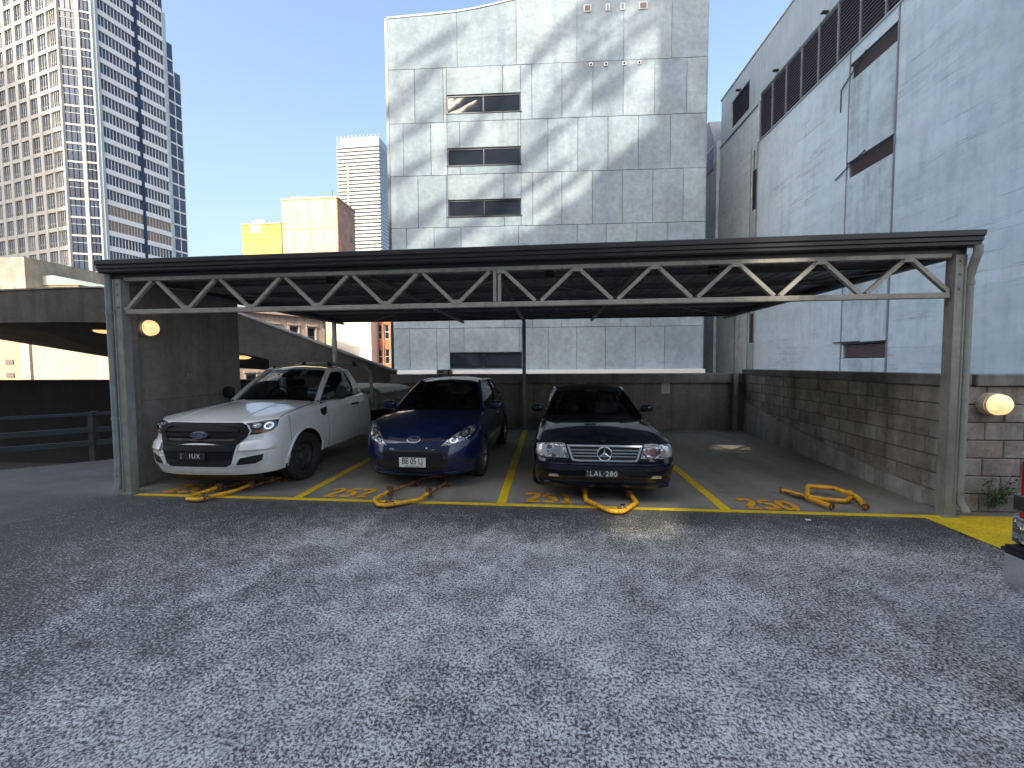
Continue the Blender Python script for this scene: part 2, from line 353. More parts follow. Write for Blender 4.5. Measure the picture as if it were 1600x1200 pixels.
# block side wall with blocks laid in running bond
def block_wall(root, L, axis, n_course, z0, h, top, rnd, start=0.0):
    bl, t = .40, .19
    ux = axis
    core = MB()
    if ux == 'y': core.box((.02, start, 0), (t, L, top))
    else: core.box((start+.21, .02, 0), (L, t, top))
    core.build('mortar_core', M_mortar, root)
    cache = {}
    for c in range(n_course):
        zb = z0+c*h; off = (-.2 if c % 2 else 0.0) + rnd.uniform(-.02, .02)
        a = start+off
        while a < L-.02:
            lo, hi = max(start, a), min(L, a+bl); a += bl
            if hi-lo < .05: continue
            ln = round(hi-lo-.012, 3); key = (ln, rnd.choice((0, 0, 1, 2, 2, 3, 4, 5)))
            if key not in cache:
                cache[key] = (MB().box((0, 0, 0), (.06, ln, h-.012), .007) if ux == 'y' else MB().box((0, 0, 0), (ln, .06, h-.012), .007)).mesh('block', M_block[key[1]])
            d = rnd.uniform(-.004, .006)
            link('block', cache[key], root, (d, lo+.006, zb+.006) if ux == 'y' else (lo+.006, d, zb+.006))
rn = random.Random(3)
side = empty('block_side_wall', (4.50, 4.90, 0), -math.atan2(.48, 5.7)); tag(side, 'long brown concrete block wall along the empty right-hand bay', 'wall')
block_wall(side, 5.72, 'y', 7, .0, .205, 1.435, rn, .065)
MB().prism([(.22, 0), (.22, .17), (1.2, .25), (2.4, .36), (3.6, .50), (4.6, .63), (5.72, .74), (5.72, 0)], 'x', -.028, .02).build('render_plinth', M_plinth, side)
for a, b in ((-.02, 1.9), (1.905, 3.8), (3.805, 5.74)): MB().box((-.035, a, 1.438), (.24, b, 1.575), .012).build('coping', M_coping, side)
ret = empty('block_return_wall', (4.50, 4.88, 0)); tag(ret, 'brown concrete block wall with round lamp, right of the carport post', 'wall')
block_wall(ret, 5.2, 'x', 7, .0, .205, 1.435, rn)
for a, b in ((.27, 1.0), (1.005, 2.6), (2.605, 5.2)): MB().box((a, -.035, 1.438), (b, .24, 1.572), .012).build('coping', M_coping, ret)
# stub wall on the left of the bays
sw = MB().box((-6.05, 5.0, 0), (-5.86, 6.95, 2.92), .01).build('bay_end_wall', M_stub); tag(sw, 'dark concrete wall with round lamp left of the white ute', 'wall')
MB().box((-6.06, 4.93, 0), (-5.80, 5.06, 2.80), .012).build('pilaster', M_stub, sw)
MB().box((-6.0, 5.07, 1.215), (-5.857, 6.93, 1.222)).build('form_joint', M_back, sw)
link('wall_number', number_mesh('253', .085, .055, 0, bpy.data.materials['old_wall_stencil'], 'wall_number'), sw, (-5.854, 5.82, 1.52), (math.pi/2, 0, math.pi/2))
# ================================================================== carport
cp = empty('carport', (-.6, 4.74, 0)); tag(cp, 'long steel carport with flat roof and front lattice truss over the bays', 'carport')
def cpart(name, mb, mat, smooth=None, par=None):
    o = mb.build(name, mat, par or cp, smooth); o.location = (.6, -4.74, 0) if par is None else (0, 0, 0); return o
XL, XR, YT = -5.62, 4.34, 4.74
for x0, x1 in ((-5.715, -5.595), (4.345, 4.455)):      # I-section posts: two flanges and a web
    mb = MB(); mb.box((x0, YT-.055, 0), (x0+.014, YT+.055, 2.86)); mb.box((x1-.014, YT-.055, 0), (x1, YT+.055, 2.86)); mb.box((x0+.014, YT-.045, 0), (x1-.014, YT-.030, 2.86))
    mb.box((x0-.03, YT-.085, 0), (x1+.03, YT+.085, .014))
    p = cpart('post', mb, M_steel)
    for z in (2.50, 2.66, 2.80): cpart('bolt', MB().lathe([(.012, 0), (.012, -.012), (0, -.013)], ((x0+x1)/2, YT-.046, z), (0, 1, 0), 8), M_steel, par=p)
for x in (-5.95, -.66, 4.72):
    cpart('rear_post', MB().box((x-.045, 10.40, 0), (x+.045, 10.49, 2.96)), M_steel)
cpart('bottom_chord', MB().box((XL+.04, YT-.03, 2.405), (XR-.01, YT+.03, 2.465), .005), M_steel_pale)
cpart('top_chord', MB().box((XL+.04, YT-.03, 2.835), (XR-.01, YT+.03, 2.885), .005), M_steel_pale)
xm = -.625
for dx in (-.045, .012): cpart('king_post', MB().box((xm+dx, YT-.028, 2.467), (xm+dx+.04, YT+.028, 2.833), .004), M_steel_pale)
def diagonals(xa, xb, start_low):
    n = 11; xs = [xa+(xb-xa)*i/n for i in range(n+1)]
    for i in range(n):
        lo = (i % 2 == 0) == start_low
        a, b = ((xs[i], 2.465), (xs[i+1], 2.838)) if lo else ((xs[i], 2.838), (xs[i+1], 2.465))
        d = Vector((b[0]-a[0], 0, b[1]-a[1])).normalized()*.045
        mb = MB().beam((a[0]+d.x, YT+(.002 if i % 2 else -.002), a[1]+d.z*.2), (b[0]-d.x, YT+(.002 if i % 2 else -.002), b[1]-d.z*.2), .042, .042, (0, 1, 0))
        lb_ = cpart('lattice_bar', mb, M_steel_pale)
        g_ = a if i % 2 == 0 else b; zc = 2.478 if g_[1] < 2.6 else 2.824
        if i % 2 == 0: cpart('gusset', MB().prism([(g_[0]-.07, zc-.022), (g_[0]+.07, zc-.022), (g_[0]+.04, zc+.022), (g_[0]-.04, zc+.022)], 'y', YT-.0335, YT-.0235), M_steel_pale, par=lb_)
diagonals(XL+.02, xm-.05, True); diagonals(xm+.05, XR+.02, False)
# roof: ribbed sheets on purlins, barge and gutter
YF, YB, ZF, ZB = 4.66, 10.58, 2.985, 3.05
def xroof(x, y): return -.65+(x+.65)*(.966+.034*(y-YF)/(YB-YF))
def zroof(y): return ZF+(ZB-ZF)*(y-YF)/(YB-YF)
for i in range(14):
    x0 = -5.97+i*.7607; prof = []
    for k in range(4):
        b = x0+k*.19; prof += [(b, 0), (b+.03, .032), (b+.055, .032), (b+.085, 0)]
    prof.append((x0+.7595, 0))
    P = [[(xroof(x, y), y, zroof(y)+dz) for x, dz in prof] for y in (YF+.04, 7.6, YB)]
    P2 = [[(xroof(x, y), y, zroof(y)+dz+.004) for x, dz in prof] for y in (YF+.04, 7.6, YB)]
    cpart('roof_sheet', MB().grid(P).grid(P2), M_roofunder)
for y in (5.55, 6.55, 7.6, 8.7, 9.7, 10.46):
    z = zroof(y); cpart('purlin', MB().box((xroof(-5.93, y), y-.03, z-.085), (xroof(4.61, y), y-.015, z-.006)).box((xroof(-5.93, y), y-.03, z-.085), (xroof(4.61, y), y+.03, z-.077)), M_purlin)
for x in (-5.66, -2.3, -.66, 1.1, 4.41):
    z = zroof(5)-.16; cpart('rafter', MB().box((x-.03, YT+.035, 2.845), (x+.03, 10.44, 2.895)), M_purlin)
for x in (-2.9, .0, 2.0):   # small junction boxes hung under the sheets
    cpart('junction_box', MB().box((x-.06, YT+.28, 2.80), (x+.06, YT+.36, 2.90), .01), M_gutter)
for a, b in (((-5.2, 4.9, 2.78), (-.8, 10.3, 2.90)), ((-.6, 4.9, 2.78), (-4.8, 10.3, 2.90)), ((4.2, 4.9, 2.78), (-.4, 10.3, 2.90)), ((-.5, 4.9, 2.78), (4.5, 10.3, 2.90))):
    cpart('bracing_rod', MB().tube([a, b], .009, 6), M_steel)
cpart('cable', MB().tube([(XL+.1, YT+.05, 2.80)]+[(x, YT+.05, 2.815-.02*(k % 2)) for k, x in enumerate(np.arange(-4.9, 4.1, .6))]+[(XR-.1, YT+.05, 2.81)], .008, 6), M_gutter)
gp = [(YF+.05, 2.93), (YF-.02, 2.93), (YF-.035, 2.945), (YF-.035, 2.975), (YF-.055, 2.985), (YF-.055, 3.02), (YF-.075, 3.032), (YF-.075, 3.082), (YF-.06, 3.092), (YF+.05, 3.092)]
for a, b in ((-5.84, -.268), (-.262, 4.53)): cpart('gutter', MB().prism(gp, 'x', a, b), M_gutter)
cpart('gutter_joiner', MB().prism([(y-.003, z+(.003 if z > 3 else -.003)) for y, z in gp], 'x', -.29, -.24), M_gutter)
cpart('fascia', MB().box((-5.78, YF+.052, 2.868), (4.47, YF+.075, 3.07)), M_gutter)
for x in (-5.985, 4.665): cpart('barge_board', MB().beam((xroof(x, YF)+(.0), YF+.08, 3.0), (x, YB+.03, 3.02), .03, .18), M_gutter)
cpart('rear_fascia', MB().box((-5.96, YB+.002, 2.93), (4.64, YB+.03, 3.10)), M_gutter)
# downpipes
dpl = cpart('downpipe', MB().tube([(-5.80, 4.71, 2.93), (-5.80, 4.71, 2.62), (-5.795, 4.71, .2), (-5.78, 4.67, .06)], .040, 14), M_steel_green, 40)
for z in (2.42, 1.02, .26): cpart('pipe_clip', MB().lathe([(.041, -.02), (.047, -.02), (.047, .02), (.041, .02)], (-5.797, 4.71, z), (0, 0, 1), 16).box((-5.75, 4.70, z-.012), (-5.712, 4.72, z+.012)), M_steel, par=dpl)
dpr = cpart('downpipe', MB().tube([(4.50, 4.63, 2.935), (4.50, 4.63, 2.86), (4.505, 4.665, 2.78), (4.505, 4.71, 2.62), (4.505, 4.71, 2.50), (4.505, 4.71, .2), (4.53, 4.65, .07)], .038, 14), M_steel, 40)
for z in (2.56, 1.30, .28): cpart('pipe_clip', MB().lathe([(.039, -.02), (.045, -.02), (.045, .02), (.039, .02)], (4.505, 4.71, z), (0, 0, 1), 16).box((4.452, 4.70, z-.012), (4.47, 4.72, z+.012)), M_steel, par=dpr)
# ================================================================== ramp behind, lane wall, guard rail
near = [(-40, 3.85, 2.9), (-17.6, 4.14, 3.15), (-15.2, 4.17, 3.14), (-13.7, 4.15, 3.10), (-12.4, 3.93, 2.86), (-10.8, 3.62, 2.50), (-9.3, 3.30, 2.14), (-8.3, 2.94, 1.92), (-8.3, 2.94, -.3), (-6.4, 2.24, -.3), (-5.2, 1.80, -.3), (-4.45, 1.53, -.3)]
rp = empty('access_ramp', (-12, 11, 0)); tag(rp, 'dark concrete vehicle ramp with solid parapet rising to the left behind the carport', 'ramp')
def rpart(name, mb, mat): o = mb.build(name, mat, rp); o.location = (12, -11, 0); return o
mb = MB()
for a, b in zip(near[:-1], near[1:]):
    if b[0]-a[0] < .01: continue
    mb.add([(a[0], 10.95, a[2]), (b[0], 10.95, b[2]), (b[0], 10.95, b[1]), (a[0], 10.95, a[1]), (a[0], 11.15, a[2]), (b[0], 11.15, b[2]), (b[0], 11.15, b[1]), (a[0], 11.15, a[1])],
           [(0, 1, 2, 3), (7, 6, 5, 4), (3, 2, 6, 7), (0, 4, 5, 1)])
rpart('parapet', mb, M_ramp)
top = MB()
for a, b in zip(near[:-1], near[1:]):
    if b[0]-a[0] < .01: continue
    top.add([(a[0], 10.92, a[1]+.003), (b[0], 10.92, b[1]+.003), (b[0], 11.19, b[1]+.003), (a[0], 11.19, a[1]+.003), (a[0], 10.92, a[1]+.05), (b[0], 10.92, b[1]+.05), (b[0], 11.19, b[1]+.05), (a[0], 11.19, a[1]+.05)],
            [(0, 1, 2, 3), (7, 6, 5, 4), (0, 4, 5, 1), (3, 2, 6, 7)])
rpart('parapet_cap', top, M_coping)
farE = [(-60, 3.6), (-25.4, 3.05), (-22.6, 2.62), (-19.9, 2.20), (-17.4, 1.95), (-15, 1.75), (-12.5, 1.60), (-11, 1.5)]
nearE = [(-40, 2.9), (-17.6, 3.15), (-15.2, 3.14), (-13.7, 3.10), (-12.4, 2.86), (-10.8, 2.50), (-9.3, 2.14), (-8.3, 1.92)]
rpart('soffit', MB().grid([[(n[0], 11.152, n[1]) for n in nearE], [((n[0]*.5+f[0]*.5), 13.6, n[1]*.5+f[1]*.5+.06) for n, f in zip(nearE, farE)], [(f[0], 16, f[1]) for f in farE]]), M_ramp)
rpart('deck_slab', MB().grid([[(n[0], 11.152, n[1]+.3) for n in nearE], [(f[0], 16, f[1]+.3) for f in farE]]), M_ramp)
rpart('rear_edge', MB().grid([[(f[0], 16.0, f[1]-.02) for f in farE], [(f[0], 16.0, f[1]+.7) for f in farE]]), M_ramp)
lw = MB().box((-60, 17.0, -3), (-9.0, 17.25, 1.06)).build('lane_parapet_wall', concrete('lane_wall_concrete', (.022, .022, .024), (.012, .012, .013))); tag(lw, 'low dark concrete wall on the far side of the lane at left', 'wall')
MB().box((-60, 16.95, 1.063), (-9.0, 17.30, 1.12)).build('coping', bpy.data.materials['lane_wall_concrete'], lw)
gr = empty('guard_rail', (-8.2, 6.3, 0)); tag(gr, 'dark steel guard rail along the edge of the lane at left', 'railing')
e0, e1 = Vector((-16.5, -.72, 0)), Vector((-8.15, 6.49, 0)); gd = (e1-e0).normalized()
def gpart(name, mb, mat): o = mb.build(name, mat, gr); o.location = (8.2, -6.3, 0); return o
for z, t in ((.86, .05), (.57, .09), (.33, .09)):
    gpart('rail', MB().beam(e0+Vector((0, 0, z)), e1+gd*1.6+Vector((0, 0, z)), .04, t), M_rail)
for k in range(6): p = e1-gd*(1.95*k+.25)+Vector((.03, -.03, 0)); gpart('rail_post', MB().box((p.x-.05, p.y+.03, 0), (p.x+.05, p.y+.13, .9)), M_rail)
# ================================================================== round bulkhead lamps
def bulkhead(loc, axis, lab, r=.125, tilt=0):
    root = empty('bulkhead_lamp', loc); tag(root, lab, 'lamp', 'round bulkhead lamps'); ax = Vector(axis)
    MB().lathe([(0, 0), (r*1.02, 0), (r*1.05, .03), (r*1.0, .075), (r*.9, .08)], (0, 0, 0), ax, 28).build('housing', M_lampbody, root, 40)
    MB().lathe([(r*.96, .072), (r*.98, .10), (r*.90, .15), (r*.62, .185), (r*.3, .198), (0, .20)], (0, 0, 0), ax, 28).build('lens', M_lens, root, 60)
    MB().lathe([(r*.97, .085), (r*1.03, .088), (r*1.03, .102), (r*.97, .105)], (0, 0, 0), ax, 28).build('retaining_ring', M_lampbody, root, 40)
    return root
bulkhead((-5.855, 5.18, 2.27), (1, 0, 0), 'lit round bulkhead lamp on the dark wall left of the white ute', .115)
bulkhead((4.92, 4.885, 1.24), (0, -1, 0), 'lit round bulkhead lamp on the block wall right of the carport post', .12)
bulkhead((-15.2, 12.3, 3.08), (0, 0, -1), 'lit round lamp under the ramp soffit at far left', .42)
bulkhead((-10.3, 12.3, 2.16), (0, 0, -1), 'lit round lamp under the ramp soffit behind the white ute', .30)
# ================================================================== buildings
def wall_sheet(mb, put, u0, u1, v0, v1, holes=(), depth=.2):
    us = sorted({u0, u1, *[h[0] for h in holes], *[h[1] for h in holes]}); vs_ = sorted({v0, v1, *[h[2] for h in holes], *[h[3] for h in holes]})
    for a, b in zip(us[:-1], us[1:]):
        for c, d in zip(vs_[:-1], vs_[1:]):
            if any(h[0]-1e-6 <= a and b <= h[1]+1e-6 and h[2]-1e-6 <= c and d <= h[3]+1e-6 for h in holes): continue
            mb.add([put(a, c, 0), put(b, c, 0), put(b, d, 0), put(a, d, 0)], [(0, 1, 2, 3)])
    for a, b, c, d in holes:
        for p, q in (((a, c), (b, c)), ((b, c), (b, d)), ((b, d), (a, d)), ((a, d), (a, c))):
            mb.add([put(*p, 0), put(*q, 0), put(*q, depth), put(*p, depth)], [(0, 1, 2, 3)])
    return mb
ROT = math.radians(2.6)
# ---- precast concrete building in the middle
cb = empty('precast_building', (0, 0, 0), ROT); tag(cb, 'tall grey precast concrete building with short strip windows behind the carport', 'building')
CX = lambda px: -8.55+(px-607)*.0376
rows = [(-2.0, .97, []), (.97, 4.0, [635, 680, 725, 816, 862, 908, 953.5, 1001, 1047]), (4.0, 7.08, [701, 791, 837, 883, 931, 978, 1025, 1071]), (7.08, 10.1, [633, 678, 722, 815, 908, 954, 1002, 1050]),
        (10.1, 13.2, [653, 699, 792, 838, 884, 932, 979, 1026, 1073]), (13.2, 16.3, [630, 675, 722, 815, 862, 909, 956, 1003, 1052]), (16.3, 19.45, [650, 696, 791, 837, 884, 932, 979, 1027, 1076])]
XA, XB = -8.52, 10.22
MB().box((XA-.12, 24.40, -14), (XB+.02, 40, 21.6)).build('core', M_back, cb)
wins = {1: (1.58, 2.51), 4: (10.73, 11.71), 5: (13.73, 14.76), 6: (16.80, 17.86)}
WX0, WX1 = -5.0, -.57
rp_ = random.Random(11)
def panel(x0, x1, z0, z1):
    if x1-x0 < .05 or z1-z0 < .05: return
    d = rp_.uniform(-.006, .006)
    MB().box((x0+.011, 24.0+d, z0+.011), (x1-.011, 24.098, z1-.011), .01).build('wall_panel', M_panel[rp_.randrange(3)], cb)
for i, (z0, z1, js) in enumerate(rows):
    xs = [XA]+[CX(j) for j in js]+[XB]
    for a, b in zip(xs[:-1], xs[1:]):
        if i in wins and a < WX1-.05 and b > WX0+.05:
            wz0, wz1 = wins[i]
            if a < WX0-.02: panel(a, WX0, z0, z1)
            if b > WX1+.02: panel(WX1, b, z0, z1)
            a2, b2 = max(a, WX0), min(b, WX1)
            panel(a2, b2, z0, wz0); panel(a2, b2, wz1, z1)
        else: panel(a, b, z0, z1)
# top row follows the curved parapet
curve = [(-8.52, 22.40), (-6, 22.50), (-4.4, 22.58), (-3.5, 22.68), (-2.2, 22.88), (-.7, 23.15), (1, 23.6), (3, 24.3), (6, 25.6), (10.22, 27.8)]
ztop = lambda x: float(np.interp(x, [c[0] for c in curve], [c[1] for c in curve]))
xs = [XA]+[CX(j) for j in (719, 812.7, 907, 979, 1052)]+[XB]
for a, b in zip(xs[:-1], xs[1:]):
    pts = [a+.011]+[c[0] for c in curve if a+.1 < c[0] < b-.1]+[b-.011]
    MB().prism([(a+.011, 19.461), (b-.011, 19.461)]+[(x, ztop(x)) for x in pts[::-1]], 'y', 24.0, 24.098).build('wall_panel', M_panel[rp_.randrange(3)], cb)
mb = MB()
for (xa, za), (xb, zb) in zip(curve[:-1], curve[1:]): mb.add([(xa, 23.97, za), (xb, 23.97, zb), (xb, 23.97, zb+.1), (xa, 23.97, za+.1), (xa, 24.5, za), (xb, 24.5, zb), (xb, 24.5, zb+.1), (xa, 24.5, za+.1)], [(0, 1, 2, 3), (3, 2, 6, 7), (7, 6, 5, 4), (0, 4, 5, 1)])
mb.build('parapet_cap', M_trim, cb)
mb = MB(); P = [[(x, 24.10, 21.0), (x, 24.10, z)] for x, z in curve]; mb.grid(P); mb.grid([[(x, 24.10, z), (x, 24.6, z)] for x, z in curve]); mb.build('parapet_back', M_back, cb)
MB().box((XA-.16, 23.99, -2), (XA-.005, 24.6, 22.44)).build('corner_trim', M_alu, cb)
MB().box((XB+.005, 24.02, -2), (XB+.06, 24.5, 27.7)).build('corner_trim', M_panel[0], cb)
for i, (z0, z1) in wins.items():
    fr = MB(); y0, y1 = 24.06, 24.16
    for a, b, c, d in ((WX0, WX0+.07, z0, z1), (WX1-.07, WX1, z0, z1), (WX0+.07, WX1-.07, z1-.09, z1), (WX0+.07, WX1-.07, z0, z0+.06), (-2.84, -2.77, z0+.06, z1-.09)):
        fr.box((a+.003, y0, c+.003), (b-.003, y1, d-.003))
    w = fr.build('window', M_alu, cb)
    for a, b in ((WX0+.068, -2.838), (-2.772, WX1-.068)): MB().add([(a, 24.10, z0+.058), (b, 24.10+rp_.uniform(-.02, .02), z0+.058), (b, 24.10+rp_.uniform(-.02, .02), z1-.088), (a, 24.10, z1-.088)], [(0, 1, 2, 3)]).build('pane', M_glass_b, w)
    rv = MB()
    for q in ((WX0-.05, WX0+.002, z0-.05, z1+.05), (WX1-.002, WX1+.05, z0-.05, z1+.05), (WX0+.002, WX1-.002, z1-.002, z1+.05), (WX0+.002, WX1-.002, z0-.05, z0+.002)): rv.box((q[0], 24.099, q[2]), (q[1], 24.39, q[3]))
    rv.box((WX0, 24.30, z0), (WX1, 24.38, z1)); rv.build('reveal', M_alu, w)
    MB().box((WX0-.06, 23.965, z0-.05), (WX1+.06, 24.10, z0-.012)).build('sill', M_alu, w)
for px, w, dk in ((923, .42, 1), (954, .22, 0), (977, .26, 0), (1008, .48, 1)):
    x = CX(px); v = MB().box((x-w/2, 23.955, 22.22), (x+w/2, 23.99, 22.62), .01).build('vent', M_white, cb)
    MB().box((x-w/2+.05, 23.945, 22.27), (x+w/2-.05, 23.956, 22.57)).build('grille', M_louvre_b if dk else M_trim, v)
for px in (929, 952, 980, 1003):
    x = CX(px); v = MB().box((x-.11, 23.955, 19.14), (x+.11, 23.99, 19.36), .01).build('vent', M_white, cb)
    MB().lathe([(.06, 0), (.06, -.012), (0, -.014)], (x, 23.955, 19.25), (0, 1, 0), 12).build('grille', M_dark, v)
MB().box((XA, 23.55, 1.16), (XB, 23.97, 1.44), .01).build('base_ledge', M_white, cb)
for px in (635, 658, 678, 715, 735, 775, 872, 900, 1030, 1045, 1085): MB().lathe([(.05, 0), (.05, -.01), (0, -.012)], (CX(px), 23.99, 2.78), (0, 1, 0), 8).build('tie_cap', M_trim, cb)
# ---- long blue-painted building on the right
rb = empty('blue_wall_building', (0, 0, 0), ROT); tag(rb, 'long blue-grey painted concrete building on the right with dark louvres', 'building')
WP = 14.0
holes = [(16.20, 18.36, 14.0, 14.62), (16.20, 18.36, 9.82, 10.45), (16.16, 18.36, 1.92, 2.55), (13.0, 25.42, 15.36, 18.04), (25.52, 26.10, 11.36, 13.85), (25.52, 26.10, 3.05, 4.9), (26.58, 28.77, 17.92, 19.80)]
put = lambda u, v, d: (WP+d, u, v)
wall_sheet(MB(), put, 2.0, 30.35, -14, 18.06, [h for h in holes if h[3] < 18.05], .25).build('wall', M_bluewall, rb)
MB().box((WP-.07, 2.0, -2), (WP-.002, 14.78, 15.30)).build('wall_panel', M_bluewall, rb)
MB().box((WP-.045, 16.22, 2.58), (WP-.002, 18.42, 9.78)).build('wall_panel', M_bluepanel, rb)
MB().box((WP-.045, 16.22, 10.5), (WP-.002, 18.42, 13.96)).build('wall_panel', M_bluepanel, rb)
MB().box((WP-.045, 16.22, -1), (WP-.002, 18.42, 1.88)).build('wall_panel', M_bluepanel, rb)
for z0, z1 in ((4.95, 11.3), (-1, 3.0)): MB().box((WP-.03, 25.5, z0), (WP-.002, 26.14, z1)).build('wall_panel', M_clad, rb)
for u, w in ((18.46, .035), (16.17, .035), (25.46, .05), (30.32, .08), (26.18, .03)): MB().box((WP-.055, u-w/2, -2), (WP-.004, u+w/2, 15.33)).build('joint_strip', M_trim, rb)
# slatted louvres
def louvre(u0, u1, z0, z1, pitch, mat, name='louvre_panel'):
    mb = MB(); z = z0+.02
    while z < z1-.02:
        mb.add([(WP+.02, u0, z), (WP+.02, u1, z), (WP+.07, u1, z+pitch*.38), (WP+.07, u0, z+pitch*.38), (WP+.02, u0, z+.02), (WP+.02, u1, z+.02), (WP+.07, u1, z+pitch*.38+.02), (WP+.07, u0, z+pitch*.38+.02)],
               [(0, 1, 2, 3), (7, 6, 5, 4), (0, 4, 5, 1), (3, 2, 6, 7), (0, 3, 7, 4), (1, 5, 6, 2)]); z += pitch
    o = mb.build(name, mat, rb); MB().box((WP+.12, u0, z0), (WP+.14, u1, z1)).build('louvre_backing', M_dark, o); return o
us = [25.38, 24.18, 22.95, 21.72, 20.5, 19.28, 18.05, 16.82, 15.6, 14.4, 13.05]
for a, b in zip(us[:-1], us[1:]):
    louvre(b+.03, a-.03, 15.40, 18.0, .155, M_louvre)
    MB().box((WP-.01, b-.028, 15.37), (WP+.10, b+.028, 18.03)).build('louvre_mullion', M_trim, rb)
MB().box((WP-.01, 25.38, 15.37), (WP+.10, 25.415, 18.03)).build('louvre_mullion', M_trim, rb)
MB().box((WP-.05, 13.0, 15.30), (WP+.02, 25.5, 15.355)).build('louvre_sill', M_clad, rb)
for a, b in ((26.60, 27.66), (27.70, 28.75)): louvre(a, b, 17.94, 19.78, .155, M_louvre)
for z0, z1, l in ((14.02, 14.60, 1), (9.84, 10.43, 1), (1.94, 2.53, 1)):
    louvre(16.24, 18.32, z0, z1, .055, M_louvre_b, 'window_louvre')
    MB().box((WP-.06, 16.16, z1+.03), (WP+.03, 18.40, z1+.09)).build('window_head', M_rail, rb)
for z0, z1 in ((11.38, 13.83), (3.07, 4.88)): louvre(25.54, 26.08, z0, z1, .06, M_louvre_b, 'window_louvre')
# metal cladding above the louvres
u = 30.30
while u > 8:
    zb = 17.72 if u > 25.5 else 18.09
    a, b = u-.612, u
    if zb > 18 or not (26.3 < u and a < 28.9): MB().box((WP-.03, a+.008, zb), (WP+.05, b-.008, 20.93), .006).build('cladding_panel', M_clad, rb)
    else:
        MB().box((WP-.03, a+.008, 19.82), (WP+.05, b-.008, 20.93), .006).build('cladding_panel', M_clad, rb)
        if b > 28.8: MB().box((WP-.03, 28.80, zb), (WP+.05, b-.008, 19.81)).build('cladding_panel', M_clad, rb)
        if a < 26.55: MB().box((WP-.03, a+.008, zb), (WP+.05, 26.56, 19.81)).build('cladding_panel', M_clad, rb)
    u -= .62
MB().box((WP-.08, 8, 20.94), (WP+.3, 30.4, 21.04)).build('parapet_cap', M_white, rb)
MB().box((WP-.07, 25.5, 17.62), (WP-.001, 30.4, 17.71)).build('ledge', M_clad, rb)
MB().box((WP+.3, 2, -14), (WP+14, 30.35, 20.9)).build('core', M_back, rb)
for pts in ([(WP-.05, 18.9, 13.0), (WP-.05, 18.9, 13.95), (WP-.05, 17.6, 14.72)], [(WP-.05, 19.1, 10.10), (WP-.05, 17.5, 10.62), (WP-.05, 17.5, 10.40)], [(WP-.05, 18.9, 2.66), (WP-.05, 17.4, 2.64)], [(WP-.05, 25.8, 13.9), (WP-.05, 25.8, 15.0)]):
    MB().tube(pts, .025, 6).build('conduit', M_rail, rb)
for u, z in ((19.9, 18.15), (23.6, 18.2), (27.7, 19.9)): MB().box((WP-.32, u-.09, z), (WP-.03, u+.09, z+.07), .01).build('floodlight', M_rail, rb)
# darker wing closing the gap between the two buildings, stair head on the roof
wg = empty('rear_wing', (0, 0, 0), ROT); tag(wg, 'dark narrow building wing seen in the gap beside the blue wall', 'building')
MB().box((8, 37, -14), (13.75, 48, 18.9)).build('wall', M_bluepanel, wg)
MB().box((13.76, 30.42, -14), (20, 48, 18.2)).build('wall', M_bluepanel, wg)
MB().box((13.70, 30.9, 16.4), (13.758, 33.2, 18.0)).build('window', M_louvre, wg)
MB().box((12.1, 36.95, 15.4), (13.5, 36.99, 17.2)).build('window', M_louvre, wg)
MB().prism([(31, 18.2), (36, 18.2), (36, 20.6), (32.2, 20.6)], 'x', 13.9, 16).build('roof_hood', M_trim, wg)
MB().prism([(26.5, 20.9), (29.6, 20.9), (29.6, 22.3), (27.1, 22.3)], 'x', 14.9, 16).build('roof_plant', M_clad, rb)
# ---- white office tower, far left
TW = math.radians(-12.2)
ow = empty('office_tower', (0, 0, 0), TW); tag(ow, 'tall white stone and blue glass office tower at far left', 'building')
U0, V0 = -110.53, 50.18
M_stone_t = plain('tower_stone', (.43, .425, .41), .7, var=.10, vs=.3); M_span = plain('tower_spandrel', (.74, .75, .76), .5, var=.06, vs=.5)
M_brownpan = plain('tower_plant_panel', (.22, .18, .15), .6, var=.2)
FH = 3.70
def tbox(a, b): return MB().box((U0+a[0], V0+a[1], a[2]), (U0+b[0], V0+b[1], b[2]))
tbox((-45, .45, -14), (0, 14, 102)).build('core', M_stone_t, ow); tbox((.01, 3.6, -14), (4.2, 14, 102)).build('core', M_stone_t, ow)
colw = [-2.0, -5.75, -9.55, -13.35, -17.15, -20.95, -24.75, -28.55, -32.35]
zf = [z for z in np.arange(3.0, 84, FH*1.07)]; FL = FH*1.07
edges = [0.0, -3.6, -7.5]+[-7.5-3.8*k for k in range(1, 8)]
for i, e in enumerate(edges): tbox((e-(.55 if i > 1 else .45), 0, -10), (e+(.55 if i > 1 else 0), .46, 100)).build('pier', M_stone_t, ow)
for z in zf: tbox((-36, .06, z-.75), (-.45, .44, z+.02)).build('floor_band', M_stone_t, ow)
def tower_window(w):
    mb = MB(); n = 3; cw = w/n
    for k in range(n):
        mb.box((k*cw+.09, .33, 1.25), ((k+1)*cw-.09, .43, 2.95)); mb.box((k*cw+.09, .33, .25), ((k+1)*cw-.09, .43, .85))
    return mb.mesh('window', M_glass_t)
def tower_frame(w):
    mb = MB()
    for k in range(4): mb.box((k*w/3-.07, .22, .1), (k*w/3+.07, .44, 3.05))
    return mb.mesh('frame', M_stone_t)
M_gl_var = [M_glass_t, plain('tower_glass_blinds', (.20, .20, .20), .25, var=.3, vs=.6), plain('tower_glass_deep', (.02, .03, .05), .08, spec=.4)]
def vmesh(w):
    out = []
    for m_ in M_gl_var: q = tower_window(w); q.materials.clear(); q.materials.append(m_); out.append(q)
    return out
tw, tf, tws, tfs = vmesh(2.55), tower_frame(2.55), vmesh(1.9), tower_frame(1.9); rt_ = random.Random(9)
